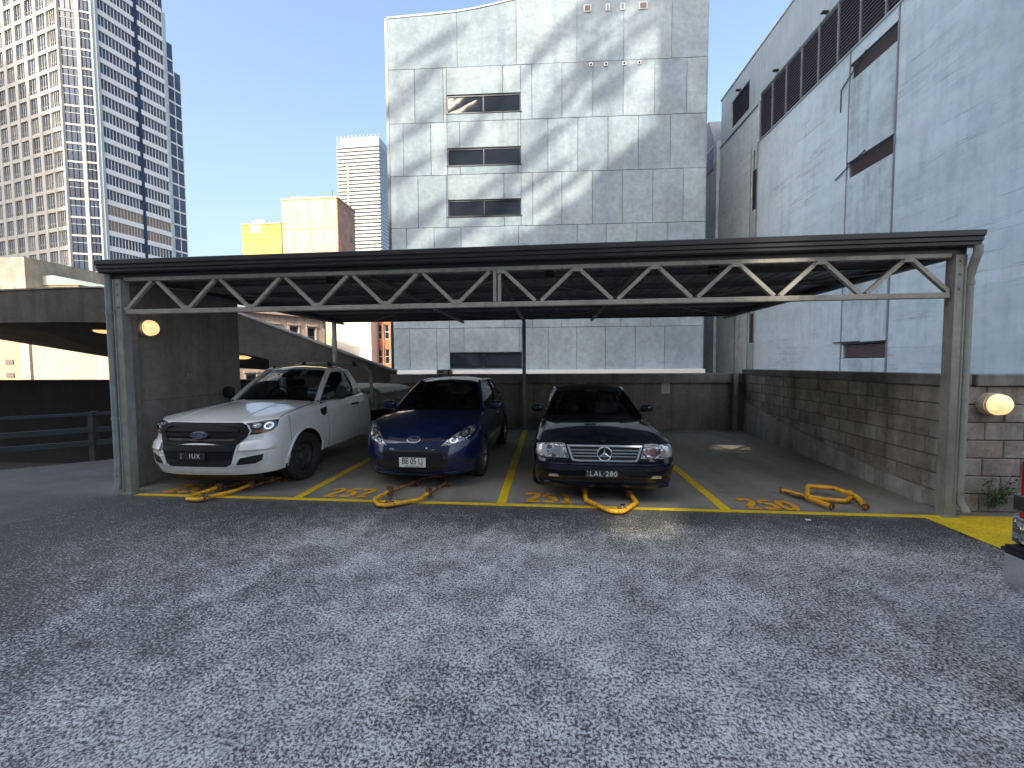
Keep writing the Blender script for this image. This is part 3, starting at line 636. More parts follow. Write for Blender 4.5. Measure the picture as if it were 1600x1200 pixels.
for z in zf[2:20]:
    for c in colw[:8]:
        nar = c > -3; x = U0+c-(.95 if nar else 1.275)
        w = link('window', (tws if nar else tw)[rt_.choice((0, 0, 0, 1, 2, 2))], ow, (x, V0, float(z)+.05))
        link('frame', tfs if nar else tf, w)
# stepped glazed corner
M_cglass = plain('corner_glass', (.03, .05, .10), .15, spec=.12, var=.5, vs=.25)
steps = [((.0, .46), (2.3, 1.9), 'g'), ((2.3, 1.9), (3.2, 2.0), 's'), ((3.2, 2.0), (4.75, 3.1), 'g'), ((4.75, 3.1), (5.0, 3.5), 's')]
for (a, b, k) in steps:
    A = Vector((U0+a[0], V0+a[1], 0)); B = Vector((U0+b[0], V0+b[1], 0)); n = Vector((B.y-A.y, -(B.x-A.x), 0)).normalized()
    if k == 's': MB().add([A+n*.25+Vector((0, 0, -10)), B+n*.25+Vector((0, 0, -10)), B+n*.25+Vector((0, 0, 100)), A+n*.25+Vector((0, 0, 100)), A+Vector((0, 0, -10)), B+Vector((0, 0, -10)), B+Vector((0, 0, 100)), A+Vector((0, 0, 100))], [(0, 1, 2, 3), (1, 5, 6, 2), (4, 0, 3, 7)]).build('pier', M_stone_t, ow)
    else:
        MB().add([A+Vector((0, 0, -10)), B+Vector((0, 0, -10)), B+Vector((0, 0, 100)), A+Vector((0, 0, 100))], [(0, 1, 2, 3)]).build('corner_glazing', M_cglass, ow)
        for z in np.arange(3, 86, FH): MB().beam(A+n*.02+Vector((0, 0, z)), B+n*.02+Vector((0, 0, z)), .16, .36).build('floor_band', M_stone_t, ow)
        for z in np.arange(3+FH*.62, 86, FH): MB().beam(A+n*.02+Vector((0, 0, z)), B+n*.02+Vector((0, 0, z)), .10, .07).build('transom', M_clad, ow)
        for t in (.02, .33, .66, .98): p = A.lerp(B, t); MB().beam(p+Vector((0, 0, -5)), p+Vector((0, 0, 100)), .12, .12).build('mullion', M_alu, ow)
# right-hand face (in shade): ribbon windows between spandrels, dark slot, end setbacks
RU = 5.0
tbox((4.3, 3.5, -14), (RU-.25, 15.9, 90)).build('core', M_glass_t, ow)
tbox((RU-.4, 2.8, -10), (RU+.1, 3.85, 92)).build('pier', M_clad, ow); tbox((RU-.4, 15.6, -10), (RU+.08, 16.3, 84)).build('pier', M_clad, ow)
tbox((4, 15.9, -14), (RU-.1, 19.2, 72)).build('core', M_glass_t, ow); tbox((4, 16, 72), (RU-.15, 17.6, 78)).build('core', M_glass_t, ow)
tbox((RU-.3, 10.1, -10), (RU-.05, 10.75, 92)).build('slot', M_cglass, ow)
for z in np.arange(4, 88, FH*.86):
    br = 27.5 < z < 33
    for a, b in ((3.85, 10.1), (10.75, 15.6)):
        s_ = tbox((RU-.26, a, z), (RU, b, z+1.05)).build('spandrel', M_span, ow)
        if br: tbox((RU-.24, a, z+1.05), (RU-.12, b, z+3.2)).build('plant_louvre', M_brownpan, ow)
        mm = MB(); n = 11 if a < 5 else 8
        for k in range(1, n): q = a+(b-a)*k/n; mm.box((U0+RU-.26, V0+q-.028, z+1.05), (U0+RU-.10, V0+q+.028, z+FH*.86))
        mm.build('mullion', M_span, s_)
for z in np.arange(4, 76, FH*.86):
    tbox((RU-.12, 16.3, z), (RU+.0, 17.7 if z > 70 else 19.2, z+.35)).build('floor_band', M_span, ow)
for q in (17.7, 19.1): tbox((RU-.13, q-.05, -5), (RU-.02, q+.05, 72)).build('mullion', M_span, ow)
# ---- slender balcony tower in the distance
st = empty('balcony_tower', (-162.1, 372.4, 0), math.radians(-1)); tag(st, 'slender far white apartment tower striped with balconies', 'building')
M_balc = plain('balcony_white', (.56, .57, .57), .6, var=.05, vs=.2)
MB().box((-42, 1.5, -14), (0, 42, 213)).build('core', plain('hazed_far_glass', (.26, .31, .36), .15, spec=.8, var=.5, vs=.35), st)  # core glass paled and blued to carry distance haze
MB().box((-41, 2, 213), (-1, 40, 223)).build('roof_screen', plain('roof_screen_glass', (.34, .40, .43), .3), st)
for z in np.arange(80, 214, 3.4):
    f_ = MB().box((-42.6, -1.0, z), (.2, 42, z+.35)).build('floor_slab', M_balc, st)
    MB().box((-42.6, -1.03, z+.35), (.2, -.8, z+1.75)).build('balustrade', M_balc, st)
    MB().box((0, -.75, z+.35), (.22, 42, z+1.3)).build('balustrade', M_glass_t, st)
MB().box((-32.5, -1.3, 60), (-31, 1.5, 196)).build('fin', plain('far_tan_fin', (.42, .34, .26), .7), st)
for k in range(12): MB().box((-42+k*3.8, -.6, 213), (-41.5+k*3.8, .0, 224)).build('roof_post', M_balc, st)
# ---- yellow rendered building with shade-toned flank
yb = empty('yellow_building', (-39, 58, 0)); tag(yb, 'stained yellow rendered building above the carport roof', 'building')
M_yel = concrete('yellow_render', (.50, .385, .10), (.43, .37, .21), streak=.5, vs=.35, blotch=.3); M_cream = concrete('lit_yellow_render', (.50, .44, .28), (.42, .34, .16), streak=.6, vs=.4, blotch=.18)  # second, cream tone puts overexposed reflected sun into the yellow render
M_brownr = concrete('brown_flank_shade', (.38, .25, .19), (.2, .12, .1), streak=.4, vs=.5)  # brown puts the shade of the side wall into its colour
def ybp(n, a, b, m): o = MB().box(a, b).build(n, m, yb); o.location = (39, -58, 0); return o
ybp('wall', (-46.9, 57.0, -14), (-40.5, 70, 23.4), M_yel); ybp('wall', (-40.49, 57.2, -14), (-31.75, 62.6, 26.9), M_cream)
ybp('flank_wall', (-31.745, 57.25, -14), (-31.6, 62.6, 26.85), M_brownr)
ybp('parapet_cap', (-40.55, 57.1, 26.91), (-31.5, 62.7, 27.15), M_cream); ybp('parapet_cap', (-47.0, 56.9, 23.41), (-40.56, 70, 23.6), M_cream)
ybp('flank_vent', (-31.59, 60.8, 21.6), (-31.5, 61.6, 22.3), M_louvre_b); ybp('roof_box', (-45.6, 57.6, 23.61), (-43.6, 59.5, 24.3), M_white); ybp('roof_hood', (-39.6, 58, 27.16), (-37, 60, 27.7), M_white)
for z in (14.5, 17.5, 20.5): ybp('render_joint', (-46.85, 56.97, z), (-40.52, 57.0, z+.05), M_cream)
for x in (-38.6, -36, -33.6): ybp('render_joint', (x, 57.17, 0), (x+.05, 57.2, 26.8), M_yel)
for z in (18.5, 22.5): ybp('render_joint', (-40.4, 57.17, z), (-31.8, 57.2, z+.05), M_yel)
for x, h in ((-46.2, 1.5), (-41.5, 1.1), (-33.1, 1.9)): ybp('aerial', (x, 58.5, 23.4), (x+.06, 58.56, 23.4+h+(3.6 if x > -41 else 0)), M_rail)
ybp('patch', (-45.4, 56.95, 22.2), (-43.9, 56.99, 23.3), M_balc)
# ---- stone building, white building and brick building glimpsed under the carport roof
def facade_windows(root, origin, ang, cols, rowz, w, h, wallm, L, z0, z1, surround=None, depth=.25, paneL=True):
    """a wall along local x with real openings, sash frames and panes"""
    hs = [(c-w/2, c+w/2, z, z+h) for c in cols for z in rowz]
    wl = wall_sheet(MB(), lambda u, v, d: (u, d, v), 0, L, z0, z1, hs, depth).build('wall', wallm, root)
    for a, b, c, d in hs:
        fr = MB()
        for q in ((a, a+.07, c, d), (b-.07, b, c, d), (a+.07, b-.07, d-.08, d), (a+.07, b-.07, c, c+.08), (a+.07, b-.07, (c+d)/2-.035, (c+d)/2+.035)): fr.box((q[0], .12, q[2]), (q[1], .2, q[3]))
        wn_ = fr.build('window', M_white if surround is None else M_trim, root); MB().box((a+.06, .17, c+.07), (b-.06, .185, d-.07)).build('pane', M_glass_b, wn_)
        if surround:
            MB().box((a-.22, -.12, d+.12), (b+.22, -.002, d+.32)).build('hood_mould', surround, wn_); MB().box((a-.18, -.10, c-.18), (b+.18, -.002, c-.02)).build('sill', surround, wn_)
            for s_ in (a-.16, b+.03): MB().box((s_, -.06, c), (s_+.13, -.002, d+.12)).build('jamb', surround, wn_)
    return wl
M_sand = concrete('pink_stone', (.55, .44, .36), (.25, .19, .15), streak=.55, vs=1.0, blotch=.2)
sb = empty('stone_building', (-34.5, 28.1, 0), math.atan2(43.0-35.6, -25.24+29.85)); tag(sb, 'old pinkish stone building with moulded sash windows behind the ramp', 'building')
facade_windows(sb, 0, 0, [9.6, 11.8, 13.8, 15.65, 7.2, 4.8], [4.0, -1], .85, 2.0, M_sand, 17.3, -6, 7.05, M_sand)
MB().box((-.3, -.35, 7.06), (17.5, .6, 7.5)).build('cornice', M_sand, sb); MB().box((0, .3, -14), (17.29, 9, 7.4)).build('core', M_sand, sb)
MB().tube([(17.0, -.12, 7.0), (17.0, -.12, 6.2), (17.15, -.12, 5.9), (17.15, -.12, -5)], .07, 8).build('downpipe', M_rail, sb)
wb = MB().box((-27.5, 47.4, -14), (-22.2, 58, 9.5)).build('white_building', plain('white_render', (.78, .76, .68), .8, var=.06, vs=.3)); tag(wb, 'plain white rendered building between the stone and brick buildings', 'building')
MB().box((-26.2, 47.36, -2), (-22.9, 47.397, 5.6)).build('wall_patch', plain('white_render_patch', (.76, .745, .67), .8), wb)
M_brick = concrete('orange_brick', (.48, .21, .12), (.3, .14, .09), streak=.3, vs=1.2)
ob = empty('brick_building', (-23.4, 49.5, 0)); tag(ob, 'orange brick building with narrow windows beside the precast wall', 'building')
facade_windows(ob, 0, 0, [1.35, 2.35, 3.2], [-1.2, 2.0, 5.2, 8.4], .62, 1.9, M_brick, 9, -8, 13)
MB().box((0, .26, -14), (9, 9, 13)).build('core', M_brick, ob)
for x in (.75, 1.85, 2.8, 3.7): MB().box((x, -.12, -8), (x+.16, -.002, 13)).build('brick_pier', M_brick, ob)
# ---- cream building and other roofs at far left
M_creamw = concrete('cream_wall', (.42, .355, .23), (.38, .31, .2), streak=.3, vs=.4, blotch=.12)
cr = empty('cream_building', (-60, 34.7, 0), math.radians(4)); tag(cr, 'sunlit cream building seen under the ramp at far left', 'building')
MB().box((-5, .3, -14), (6.2, 8, 9.5)).build('wall', M_creamw, cr); MB().box((6.3, .1, -14), (7.15, 8, 9.6)).build('pilaster', plain('mauve_pilaster', (.42, .35, .33), .8, var=.15), cr)
hs = [(14.35, 15.75, .5, 2.55)]
wall_sheet(MB(), lambda u, v, d: (u, .3+d, v), 7.2, 20, -14, 9.5, hs, .25).build('wall', concrete('white_wall', (.38, .355, .30), (.36, .33, .26), streak=.25, vs=.4, blotch=.1), cr)
w_ = MB().box((14.1, .2, .3), (14.34, .42, 2.75)).box((15.76, .2, .3), (16.0, .42, 2.75)).box((14.34, .2, 2.56), (15.76, .42, 2.75)).box((15.0, .4, .5), (15.08, .5, 2.55)).box((14.36, .4, 1.5), (15.74, .49, 1.58)).build('window', M_rail, cr)
MB().box((14.35, .5, .5), (15.75, .52, 2.55)).build('pane', M_glass_b, w_)
for z in (.75, 2.1): MB().box((4.4, .22, z), (5.2, .30, z+.5)).build('wall_vent', M_louvre_b, cr)
gb = MB().box((-75, 40.2, -14), (-60.1, 52, 14.5)).build('grey_building', concrete('grey_stained', (.27, .26, .235), (.16, .15, .13), streak=.7, vs=.5)); tag(gb, 'stained grey concrete building end above the ramp at far left', 'building')
lb = empty('low_roof_building', (-70, 54, 0)); tag(lb, 'low flat-roofed building above the ramp near the carport corner', 'building')
for n, a, b, m in (('roof', (-3.6, -.8, 14.55), (6, 8, 14.9), M_creamw), ('wall', (-2.6, 0, -14), (6, 7, 13.2), M_white), ('clerestory', (-2.9, .3, 13.2), (5.5, 6, 14.5), M_brownr), ('coping', (-2.8, -.25, 13.21), (6, .2, 13.5), M_white)):
    MB().box(a, b).build(n, m, lb)
cbx = empty('cream_gable_house', (-58.2, 42.0, 0), math.radians(4)); tag(cbx, 'small cream gabled house between the grey building and the office tower', 'building')
MB().box((-2, .1, -14), (2.2, 6, 11.6)).build('wall', M_creamw, cbx); MB().prism([(-2.4, 11.61), (2.5, 11.61), (-.4, 12.7), (-2.4, 12.7)], 'y', -.1, 6).build('roof', plain('pale_green_roof', (.35, .42, .36), .6), cbx)
# ---- unseen blocks added out of frame to shade the deck and shape the sun
bk = empty('added_shade_block', (0, -25, 0)); tag(bk, 'unseen shade block added behind the viewer, with sloping top and streak fins', 'building')
M_shade_block = concrete('shade_block_concrete', (.50, .50, .49), (.25, .25, .25), streak=.3, vs=.3)
slope = lambda x: 44.9+.684*(x+18.2)  # edge slope set to throw the diagonal shadow on the precast facade
mb = MB(); mb.prism([(-64, -14), (-9.2, -14), (-9.2, slope(-9.2)), (-35, slope(-35)), (-64, 32)], 'y', -2, 0); mb.build('sloping_shade_block', M_shade_block, bk)
# added shade slab; its two slots shape the sun patches in the bays
hl = [(-8.72, -7.86, 21.32, 21.98), (-7.15, -6.55, 24.35, 24.95)]
mb = MB(); wall_sheet(mb, lambda u, v, d: (u, -d, v), -9.2, 14, -14, 68, hl, .12); wall_sheet(mb, lambda u, v, d: (u, -.12-d, v), -9.2, 14, -14, 68, hl, .0); mb.add([(-9.2, 0, -14), (-9.2, -.12, -14), (-9.2, -.12, 68), (-9.2, 0, 68)], [(0, 1, 2, 3)]); mb.build('shade_slab', M_shade_block, bk)
rs = random.Random(21)
for k in range(74):  # fins added only to throw sun streaks on the precast facade
    x = rs.uniform(-28, -9.4); hgt = rs.uniform(1.0, 17); z = slope(x)+hgt+1.3; ln = rs.uniform(1.2, 4.4); t = rs.uniform(.16, .55)
    a = math.atan(.84)+rs.uniform(-.17, .17); dx, dz = math.cos(a)*ln, math.sin(a)*ln; nx, nz = -math.sin(a)*t, math.cos(a)*t
    y = -rs.uniform(.5, 14)
    MB().prism([(x-dx, z-dz), (x-dx*.3+nx, z-dz*.3+nz), (x+dx*.45+nx*.8, z+dz*.45+nz*.8), (x+dx, z+dz), (x+dx*.2-nx, z+dz*.2-nz)], 'y', y, y+.08).build('streak_fin', M_trim, bk)
mb = MB()
for x in np.arange(-28, -10, 3.1): mb.tube([(x, -1.5, slope(x)), (x, -1.5, slope(x)+17)], .05, 6)
mb.build('fin_mast', M_trim, bk)
sx_ = empty('stepped_shade_tower', (0, 0, 0)); tag(sx_, 'unseen stepped tower added beyond the left edge to shade the office tower', 'building')
for x0, x1, zt in ((-119.6, -124, 94), (-124.01, -127, 98.5), (-127.01, -131, 103), (-131.01, -160, 109)): MB().box((x1, 8, -14), (x0, 20, zt)).build('wall', M_shade_block, sx_)  # unseen block, stepped to cast a stair-shaped shadow
# ================================================================== vehicles
def car_paint(name, col, flake=0.0, rough=.35, metal=0.0, dust=0.0):
    m, nt, b = newmat(name); co = coords(nt, obj=True)
    f = noise(nt, co, 2.2, 5, .6)
    c = ramp(nt, f, .3, .7, (*[x*.93 for x in col], 1), (*col, 1))
    if dust:
        c = mix(nt, ramp(nt, noise(nt, co, 6, 7, .7), .42, .75, (0, 0, 0, 1), (dust,)*3+(1,)), c, (.30, .28, .25))
    nt.links.new(c, b.inputs['Base Color']); b.inputs['Metallic'].default_value = metal
    b.inputs['Roughness'].default_value = rough; b.inputs['Coat Weight'].default_value = 1.0; b.inputs['Specular IOR Level'].default_value = .5 if sum(col) > 1 else .05
    nt.links.new(ramp(nt, noise(nt, co, 4, 5), .35, .7, (.02,)*3+(1,), (.09,)*3+(1,)), b.inputs['Coat Roughness'])
    return m
M_pw = car_paint('white_car_paint', (.78, .79, .77), dust=.22); M_pb = car_paint('blue_car_paint', (.004, .014, .062), metal=.25, rough=.3, dust=.06); M_pk = car_paint('black_car_paint', (.004, .005, .012), rough=.3, dust=.02)
M_pr = car_paint('red_car_paint', (.30, .01, .012), rough=.3)
M_blackpl = plain('black_plastic', (.012, .012, .014), .62, var=.2, vs=12, obj=True); M_greypl = plain('grey_plastic', (.010, .0105, .013), .6, spec=.2, var=.15, vs=14, obj=True)
M_chrome = plain('chrome', (.75, .76, .78), .12, 1.0); M_silver = plain('alloy', (.42, .43, .45), .3, .9, var=.15, vs=20, obj=True)
M_tyre = plain('tyre_rubber', (.018, .018, .019), .8, var=.3, vs=20, bump=.2, obj=True); M_steelw = plain('steel_wheel', (.06, .062, .066), .5, .5, var=.2, vs=15, obj=True)
M_seat = plain('seat_fabric', (.11, .11, .115), .85, var=.2, vs=20, obj=True); M_seat_g = plain('grey_leather', (.20, .205, .21), .5, var=.15, vs=9, obj=True)
M_under = plain('underbody', (.008, .008, .009), .9); M_glass = glass('car_glass', tr=.75); M_glass_d = glass('dark_car_glass', tr=.5)
M_amber = plain('amber_lens', (.55, .20, .05), .15, spec=.8); M_redlens = plain('red_lens', (.38, .008, .012), .12, coat=1, spec=.8); M_clear = plain('clear_lens', (.55, .56, .58), .12, .5, coat=1, var=.35, vs=45, obj=True)
M_plate_w = plain('white_plate', (.72, .72, .68), .4); M_plate_k = plain('black_plate', (.018, .018, .02), .45); M_ink = plain('plate_ink', (.01, .01, .012), .5); M_plate_txt = plain('plate_letters', (.62, .62, .60), .5)
M_blue = plain('badge_blue', (.01, .03, .12), .2, coat=1); M_canvas = plain('black_canvas', (.012, .012, .014), .85, var=.2, vs=30, obj=True)
M_tarp = plain('grey_tarpaulin', (.12, .135, .14), .45, var=.3, vs=6, bump=.5, bs_=5, obj=True)
def refl_mat():
    m, nt, b = newmat('lamp_reflector'); co = coords(nt, obj=True); v = nd(nt, 'ShaderNodeTexVoronoi'); v.inputs['Scale'].default_value = 34; nt.links.new(co, v.inputs['Vector'])
    nt.links.new(ramp(nt, v.outputs['Color'], .2, .9, (.10, .105, .11, 1), (.72, .73, .75, 1)), b.inputs['Base Color']); b.inputs['Metallic'].default_value = .75; b.inputs['Roughness'].default_value = .16; b.inputs['Coat Weight'].default_value = 1.0
    bumpn(nt, v.outputs['Distance'], .6, .02, b); return m
M_refl = refl_mat(); M_lampdark = plain('lamp_dark', (.03, .032, .036), .15, .3, coat=1)
sup = lambda t, e: (abs(t)**e)*(1 if t >= 0 else -1)
class Body:
    """lower body: stack of plan outlines (superellipse nose, straight flanks, superellipse tail)"""
    def __init__(s, W, tum, yf, yr, Yc, Yr, nf, nr, ztopx, ztopy, zsill, arches):
        s.__dict__.update(locals())
    def ip(s, tab, x): return float(np.interp(x, [t[0] for t in tab], [t[1] for t in tab]))
    def hw(s, y, z): return s.ip(s.W, y)*s.ip(s.tum, z)
    def P(s, q, z):
        if q <= 1:
            th = q*math.pi/2; n = s.nf; w = s.hw(s.Yc, z); f = s.ip(s.yf, z)
            return (w*sup(math.sin(th), 2/n), s.Yc-(s.Yc-f)*sup(math.cos(th), 2/n), z)
        if q <= 2:
            y = s.Yc+(s.Yr-s.Yc)*(q-1); return (s.hw(y, z), y, z)
        th = (q-2)*math.pi/2; n = s.nr; w = s.hw(s.Yr, z); r_ = s.ip(s.yr, z)
        return (w*sup(math.cos(th), 2/n), s.Yr+(r_-s.Yr)*sup(math.sin(th), 2/n), z)
    def F(s, x, z):
        w = s.hw(s.Yc, z); f = s.ip(s.yf, z); t = min(.9995, abs(x)/w); return s.Yc-(s.Yc-f)*(1-t**s.nf)**(1/s.nf)
    def zt(s, q):
        if q < 1:
            x = s.P(q, .6)[0]/s.hw(s.Yc, .6); return s.ip(s.ztopx, x)
        if q <= 2: return s.ip(s.ztopy, s.Yc+(s.Yr-s.Yc)*(q-1))
        return s.ip(s.ztopy, s.Yr)
    def zb(s, q):
        if q < 1 or q > 2: return s.ip(s.zsill, 0 if q < 1 else 99)
        y = s.Yc+(s.Yr-s.Yc)*(q-1); z = s.ip(s.zsill, y)
        for (yh, zh, ra) in s.arches:
            d = abs(y-yh)
            if d <= ra: z = max(z, zh+math.sqrt(max(0, ra*ra-d*d)))
        return z
    def qy(s, y): return 1+(y-s.Yc)/(s.Yr-s.Yc)
    def qs(s, q0, q1, n=30):
        L = list(np.linspace(q0, q1, n))
        for (yh, zh, ra) in s.arches:
            for a in np.linspace(0, math.pi, 25):
                L.append(s.qy(yh-ra*math.cos(a)))
            L += [s.qy(yh-ra)-2e-4, s.qy(yh+ra)+2e-4]
        return sorted({round(v, 6) for v in L if q0-1e-9 <= v <= q1+1e-9})
    def panel(s, q0, q1, nz=12, off=0.0, n=30, zlo=None, zhi=None):
        P = []
        for q in s.qs(q0, q1, n):
            zb, zt = s.zb(q), s.zt(q)
            if zlo is not None: zb = max(zb, zlo)
            if zhi is not None: zt = min(zt, zhi)
            row = []
            for k in range(nz+1):
                z = zb+(zt-zb)*k/nz; p = s.P(q, z)
                if off:
                    a = np.array(s.P(max(0, q-.004), z)); b = np.array(s.P(min(3, q+.004), z)); t = b-a; nn = np.array((t[1], -t[0], 0)); nn /= np.linalg.norm(nn)+1e-9
                    p = tuple(np.array(p)+nn*off)
                row.append(p)
            P.append(row)
        return np.array(P)
def mirror(P): Q = np.array(P).copy(); Q[..., 0] *= -1; return Q
def coons(c0, c1, d0, d1, crown=0.0, cy=0.0, vb=0.0):
    """c0,c1: rows (u) at v=0,1 ; d0,d1: columns (v) at u=0,1"""
    c0, c1, d0, d1 = map(np.array, (c0, c1, d0, d1)); nu, nv = len(c0), len(d0); out = np.zeros((nv, nu, 3))
    for j in range(nv):
        v = j/(nv-1)
        for i in range(nu):
            u = i/(nu-1)
            p = (1-v)*c0[i]+v*c1[i]+(1-u)*d0[j]+u*d1[j]-((1-u)*(1-v)*c0[0]+u*(1-v)*c0[-1]+(1-u)*v*c1[0]+u*v*c1[-1])
            k = (1-(2*u-1)**2)*(1-(2*v-1)**4)
            p = p+np.array((0, cy*k, crown*k+vb*(1-(2*u-1)**8)*(1-(2*v-1)**2))); out[j, i] = p
    return out
def resample(pts, n):
    pts = np.array(pts, float); d = np.r_[0, np.cumsum(np.linalg.norm(np.diff(pts, axis=0), axis=1))]; t = np.linspace(0, d[-1], n)
    return np.stack([np.interp(t, d, pts[:, k]) for k in range(3)], 1)
def spline(pts, n):
    pts = np.array(pts, float); N = len(pts); out = []
    d = np.r_[0, np.cumsum(np.linalg.norm(np.diff(pts, axis=0), axis=1))]
    for t in np.linspace(0, d[-1], n):
        i = min(N-2, max(0, np.searchsorted(d, t, 'right')-1)); u = (t-d[i])/(d[i+1]-d[i])
        p0, p1, p2, p3 = pts[max(0, i-1)], pts[i], pts[i+1], pts[min(N-1, i+2)]
        m1 = (p2-p0)/2; m2 = (p3-p1)/2
        out.append((2*u**3-3*u**2+1)*p1+(u**3-2*u**2+u)*m1+(-2*u**3+3*u**2)*p2+(u**3-u**2)*m2)
    return np.array(out)
def fdecal(body, poly, off, thick=.012, step=.035, mir=False, mb=None, lean=0.0):
    """polygon drawn in front elevation (x,z), laid on the nose with real thickness"""
    if mir: poly = [(-x, z) for x, z in poly]
    bm = bmesh.new(); vs_ = [bm.verts.new((x, 0, z)) for x, z in poly]; bm.faces.new(vs_)
    xs = [p[0] for p in poly]; zs = [p[1] for p in poly]
    for k in np.arange(min(xs)+step, max(xs), step): bmesh.ops.bisect_plane(bm, geom=bm.verts[:]+bm.edges[:]+bm.faces[:], plane_co=(k, 0, 0), plane_no=(1, 0, 0))
    for k in np.arange(min(zs)+step, max(zs), step): bmesh.ops.bisect_plane(bm, geom=bm.verts[:]+bm.edges[:]+bm.faces[:], plane_co=(0, 0, k), plane_no=(0, 0, 1))
    be = [e for e in bm.edges if e.is_boundary]; r = bmesh.ops.extrude_edge_only(bm, edges=be); back = {v for v in r['geom'] if isinstance(v, bmesh.types.BMVert)}
    for v in bm.verts: v.co.y = body.F(v.co.x, v.co.z)-off+(thick if v in back else 0)
    mb = mb or MB(); return mb.bm(bm)
def oval(cx, cz, rx, rz, n=28): return [(cx+rx*math.cos(2*math.pi*k/n), cz+rz*math.sin(2*math.pi*k/n)) for k in range(n)]
def sym(half): return half+[(-x, z) for x, z in half[::-1]]
def ring(body, outer, inner, off, thick=.012, mb=None):
    mb = mb or MB(); n = len(outer); P = []
    for (a, b), (c, d) in zip(outer, inner):
        P.append([(a, body.F(a, b)-off+thick, b), (a, body.F(a, b)-off, b), (c, body.F(c, d)-off, d), (c, body.F(c, d)-off+thick, d)])
    P.append(P[0]); return mb.grid(P)
def wheel(parent, x, y, r, w, kind, side, steer=0.0):
    root = empty('wheel', (x, y, r), steer); root.parent = parent; ax = (side, 0, 0); h = w/2
    prof = [(r*.66, -h*.8), (r*.70, -h), (r*.93, -h), (r*.985, -h*.78)]
    for k in range(5):
        c = -h*.6+k*h*.3; prof += [(r, c-h*.11), (r, c+h*.11), (r*.978, c+h*.13), (r*.978, c+h*.17)]
    prof += [(r*.985, h*.80), (r*.93, h), (r*.70, h), (r*.66, h*.8)]
    MB().lathe(prof, (0, 0, 0), ax, 40).build('tyre', M_tyre, root, 40)
    mb = MB(); R = r*.67
    mb.lathe([(R*.98, -h*.7), (R*.98, h*.72), (R*1.02, h*.86), (R*.93, h*.86), (R*.90, h*.55)], (0, 0, 0), ax, 36)
    if kind == 'steel':
        mb.lathe([(R*.92, h*.35), (R*.80, h*.45), (R*.62, h*.62), (R*.40, h*.40), (R*.36, h*.62), (R*.28, h*.70), (0, h*.70)], (0, 0, 0), ax, 36)
        rim = mb.build('rim', M_steelw, root, 35)
        for k in range(10):
            a = 2*math.pi*k/10; MB().lathe([(.026, 0), (.026, .01), (0, .011)], (side*h*.56, R*.72*math.cos(a), R*.72*math.sin(a)), ax, 10).build('rim_hole', M_dark, root)
    else:
        mb.lathe([(R*.30, h*.4), (R*.30, h*.72), (R*.24, h*.80), (0, h*.80)], (0, 0, 0), ax, 24)
        n = kind
        for k in range(n):
            a = 2*math.pi*k/n; ca, sa = math.cos(a), math.sin(a)
            mb.beam((side*h*.66, R*.22*ca, R*.22*sa), (side*h*.74, R*.93*ca, R*.93*sa), R*(.20 if n < 8 else .12), h*.25, (1, 0, 0))
        mb.build('rim', M_silver, root, 35)
        MB().lathe([(R*.86, h*.1), (0, h*.1)], (0, 0, 0), ax, 24).build('brake_disc', M_steelw, root)
    return root
def liner(parent, x0, x1, y, z, ra):
    mb = MB(); n = 20; P = [[(xx, y-ra*math.cos(math.pi*k/n*1.2-.3), z+ra*math.sin(math.pi*k/n*1.2-.3)) for xx in (x0, x1)] for k in range(n+1)]
    mb.grid(P); mb.add([(x0, y-ra*math.cos(math.pi*k/n), z+ra*math.sin(math.pi*k/n)) for k in range(n+1)], [tuple(range(n+1))]); return mb.build('wheel_arch_liner', M_under, parent)
def seat(parent, x, y, z, mat, h=.62):
    mb = MB(); mb.box((x-.25, y-.05, z-.08), (x+.25, y+.48, z+.08), .05)
    bm = bmesh.new(); bmesh.ops.create_cube(bm, size=1)
    for v in bm.verts: zz = (v.co.z+.5); v.co = Vector((x+v.co.x*(.48-.10*zz), y+.46+v.co.y*.13+zz*.16, z+.05+zz*h))
    bmesh.ops.bevel(bm, geom=list(bm.edges), offset=.04, segments=2, affect='EDGES', profile=.5); mb.bm(bm)
    o = mb.build('seat', mat, parent, 50)
    MB().box((x-.13, y+.60, z+h+.05), (x+.13, y+.70, z+h+.20), .04).build('headrest', mat, o); return o
def mirror_unit(parent, x, y, z, side, body_m, w=.20, h=.13):
    bm = bmesh.new(); bmesh.ops.create_uvsphere(bm, u_segments=16, v_segments=10, radius=.5)
    for v in bm.verts:
        c = v.co; v.co = Vector((x+side*w/2+sup(c.x*2, .7)*w/2, y+sup(c.y*2, .8)*.06*(1 if c.y < 0 else .6), z+sup(c.z*2, .75)*h/2))
    o = MB().bm(bm).build('door_mirror', body_m, parent, 60)
    MB().beam((x-side*.10, y+.02, z-h*.38), (x+side*.05, y+.02, z-h*.30), .05, .04).build('mirror_arm', M_blackpl, o)
    MB().box((x+side*.02 if side > 0 else x-w+.02, y+.032, z-h*.38), (x+w-.02 if side > 0 else x-.02, y+.040, z+h*.36)).build('mirror_glass', M_chrome, o)
    return o
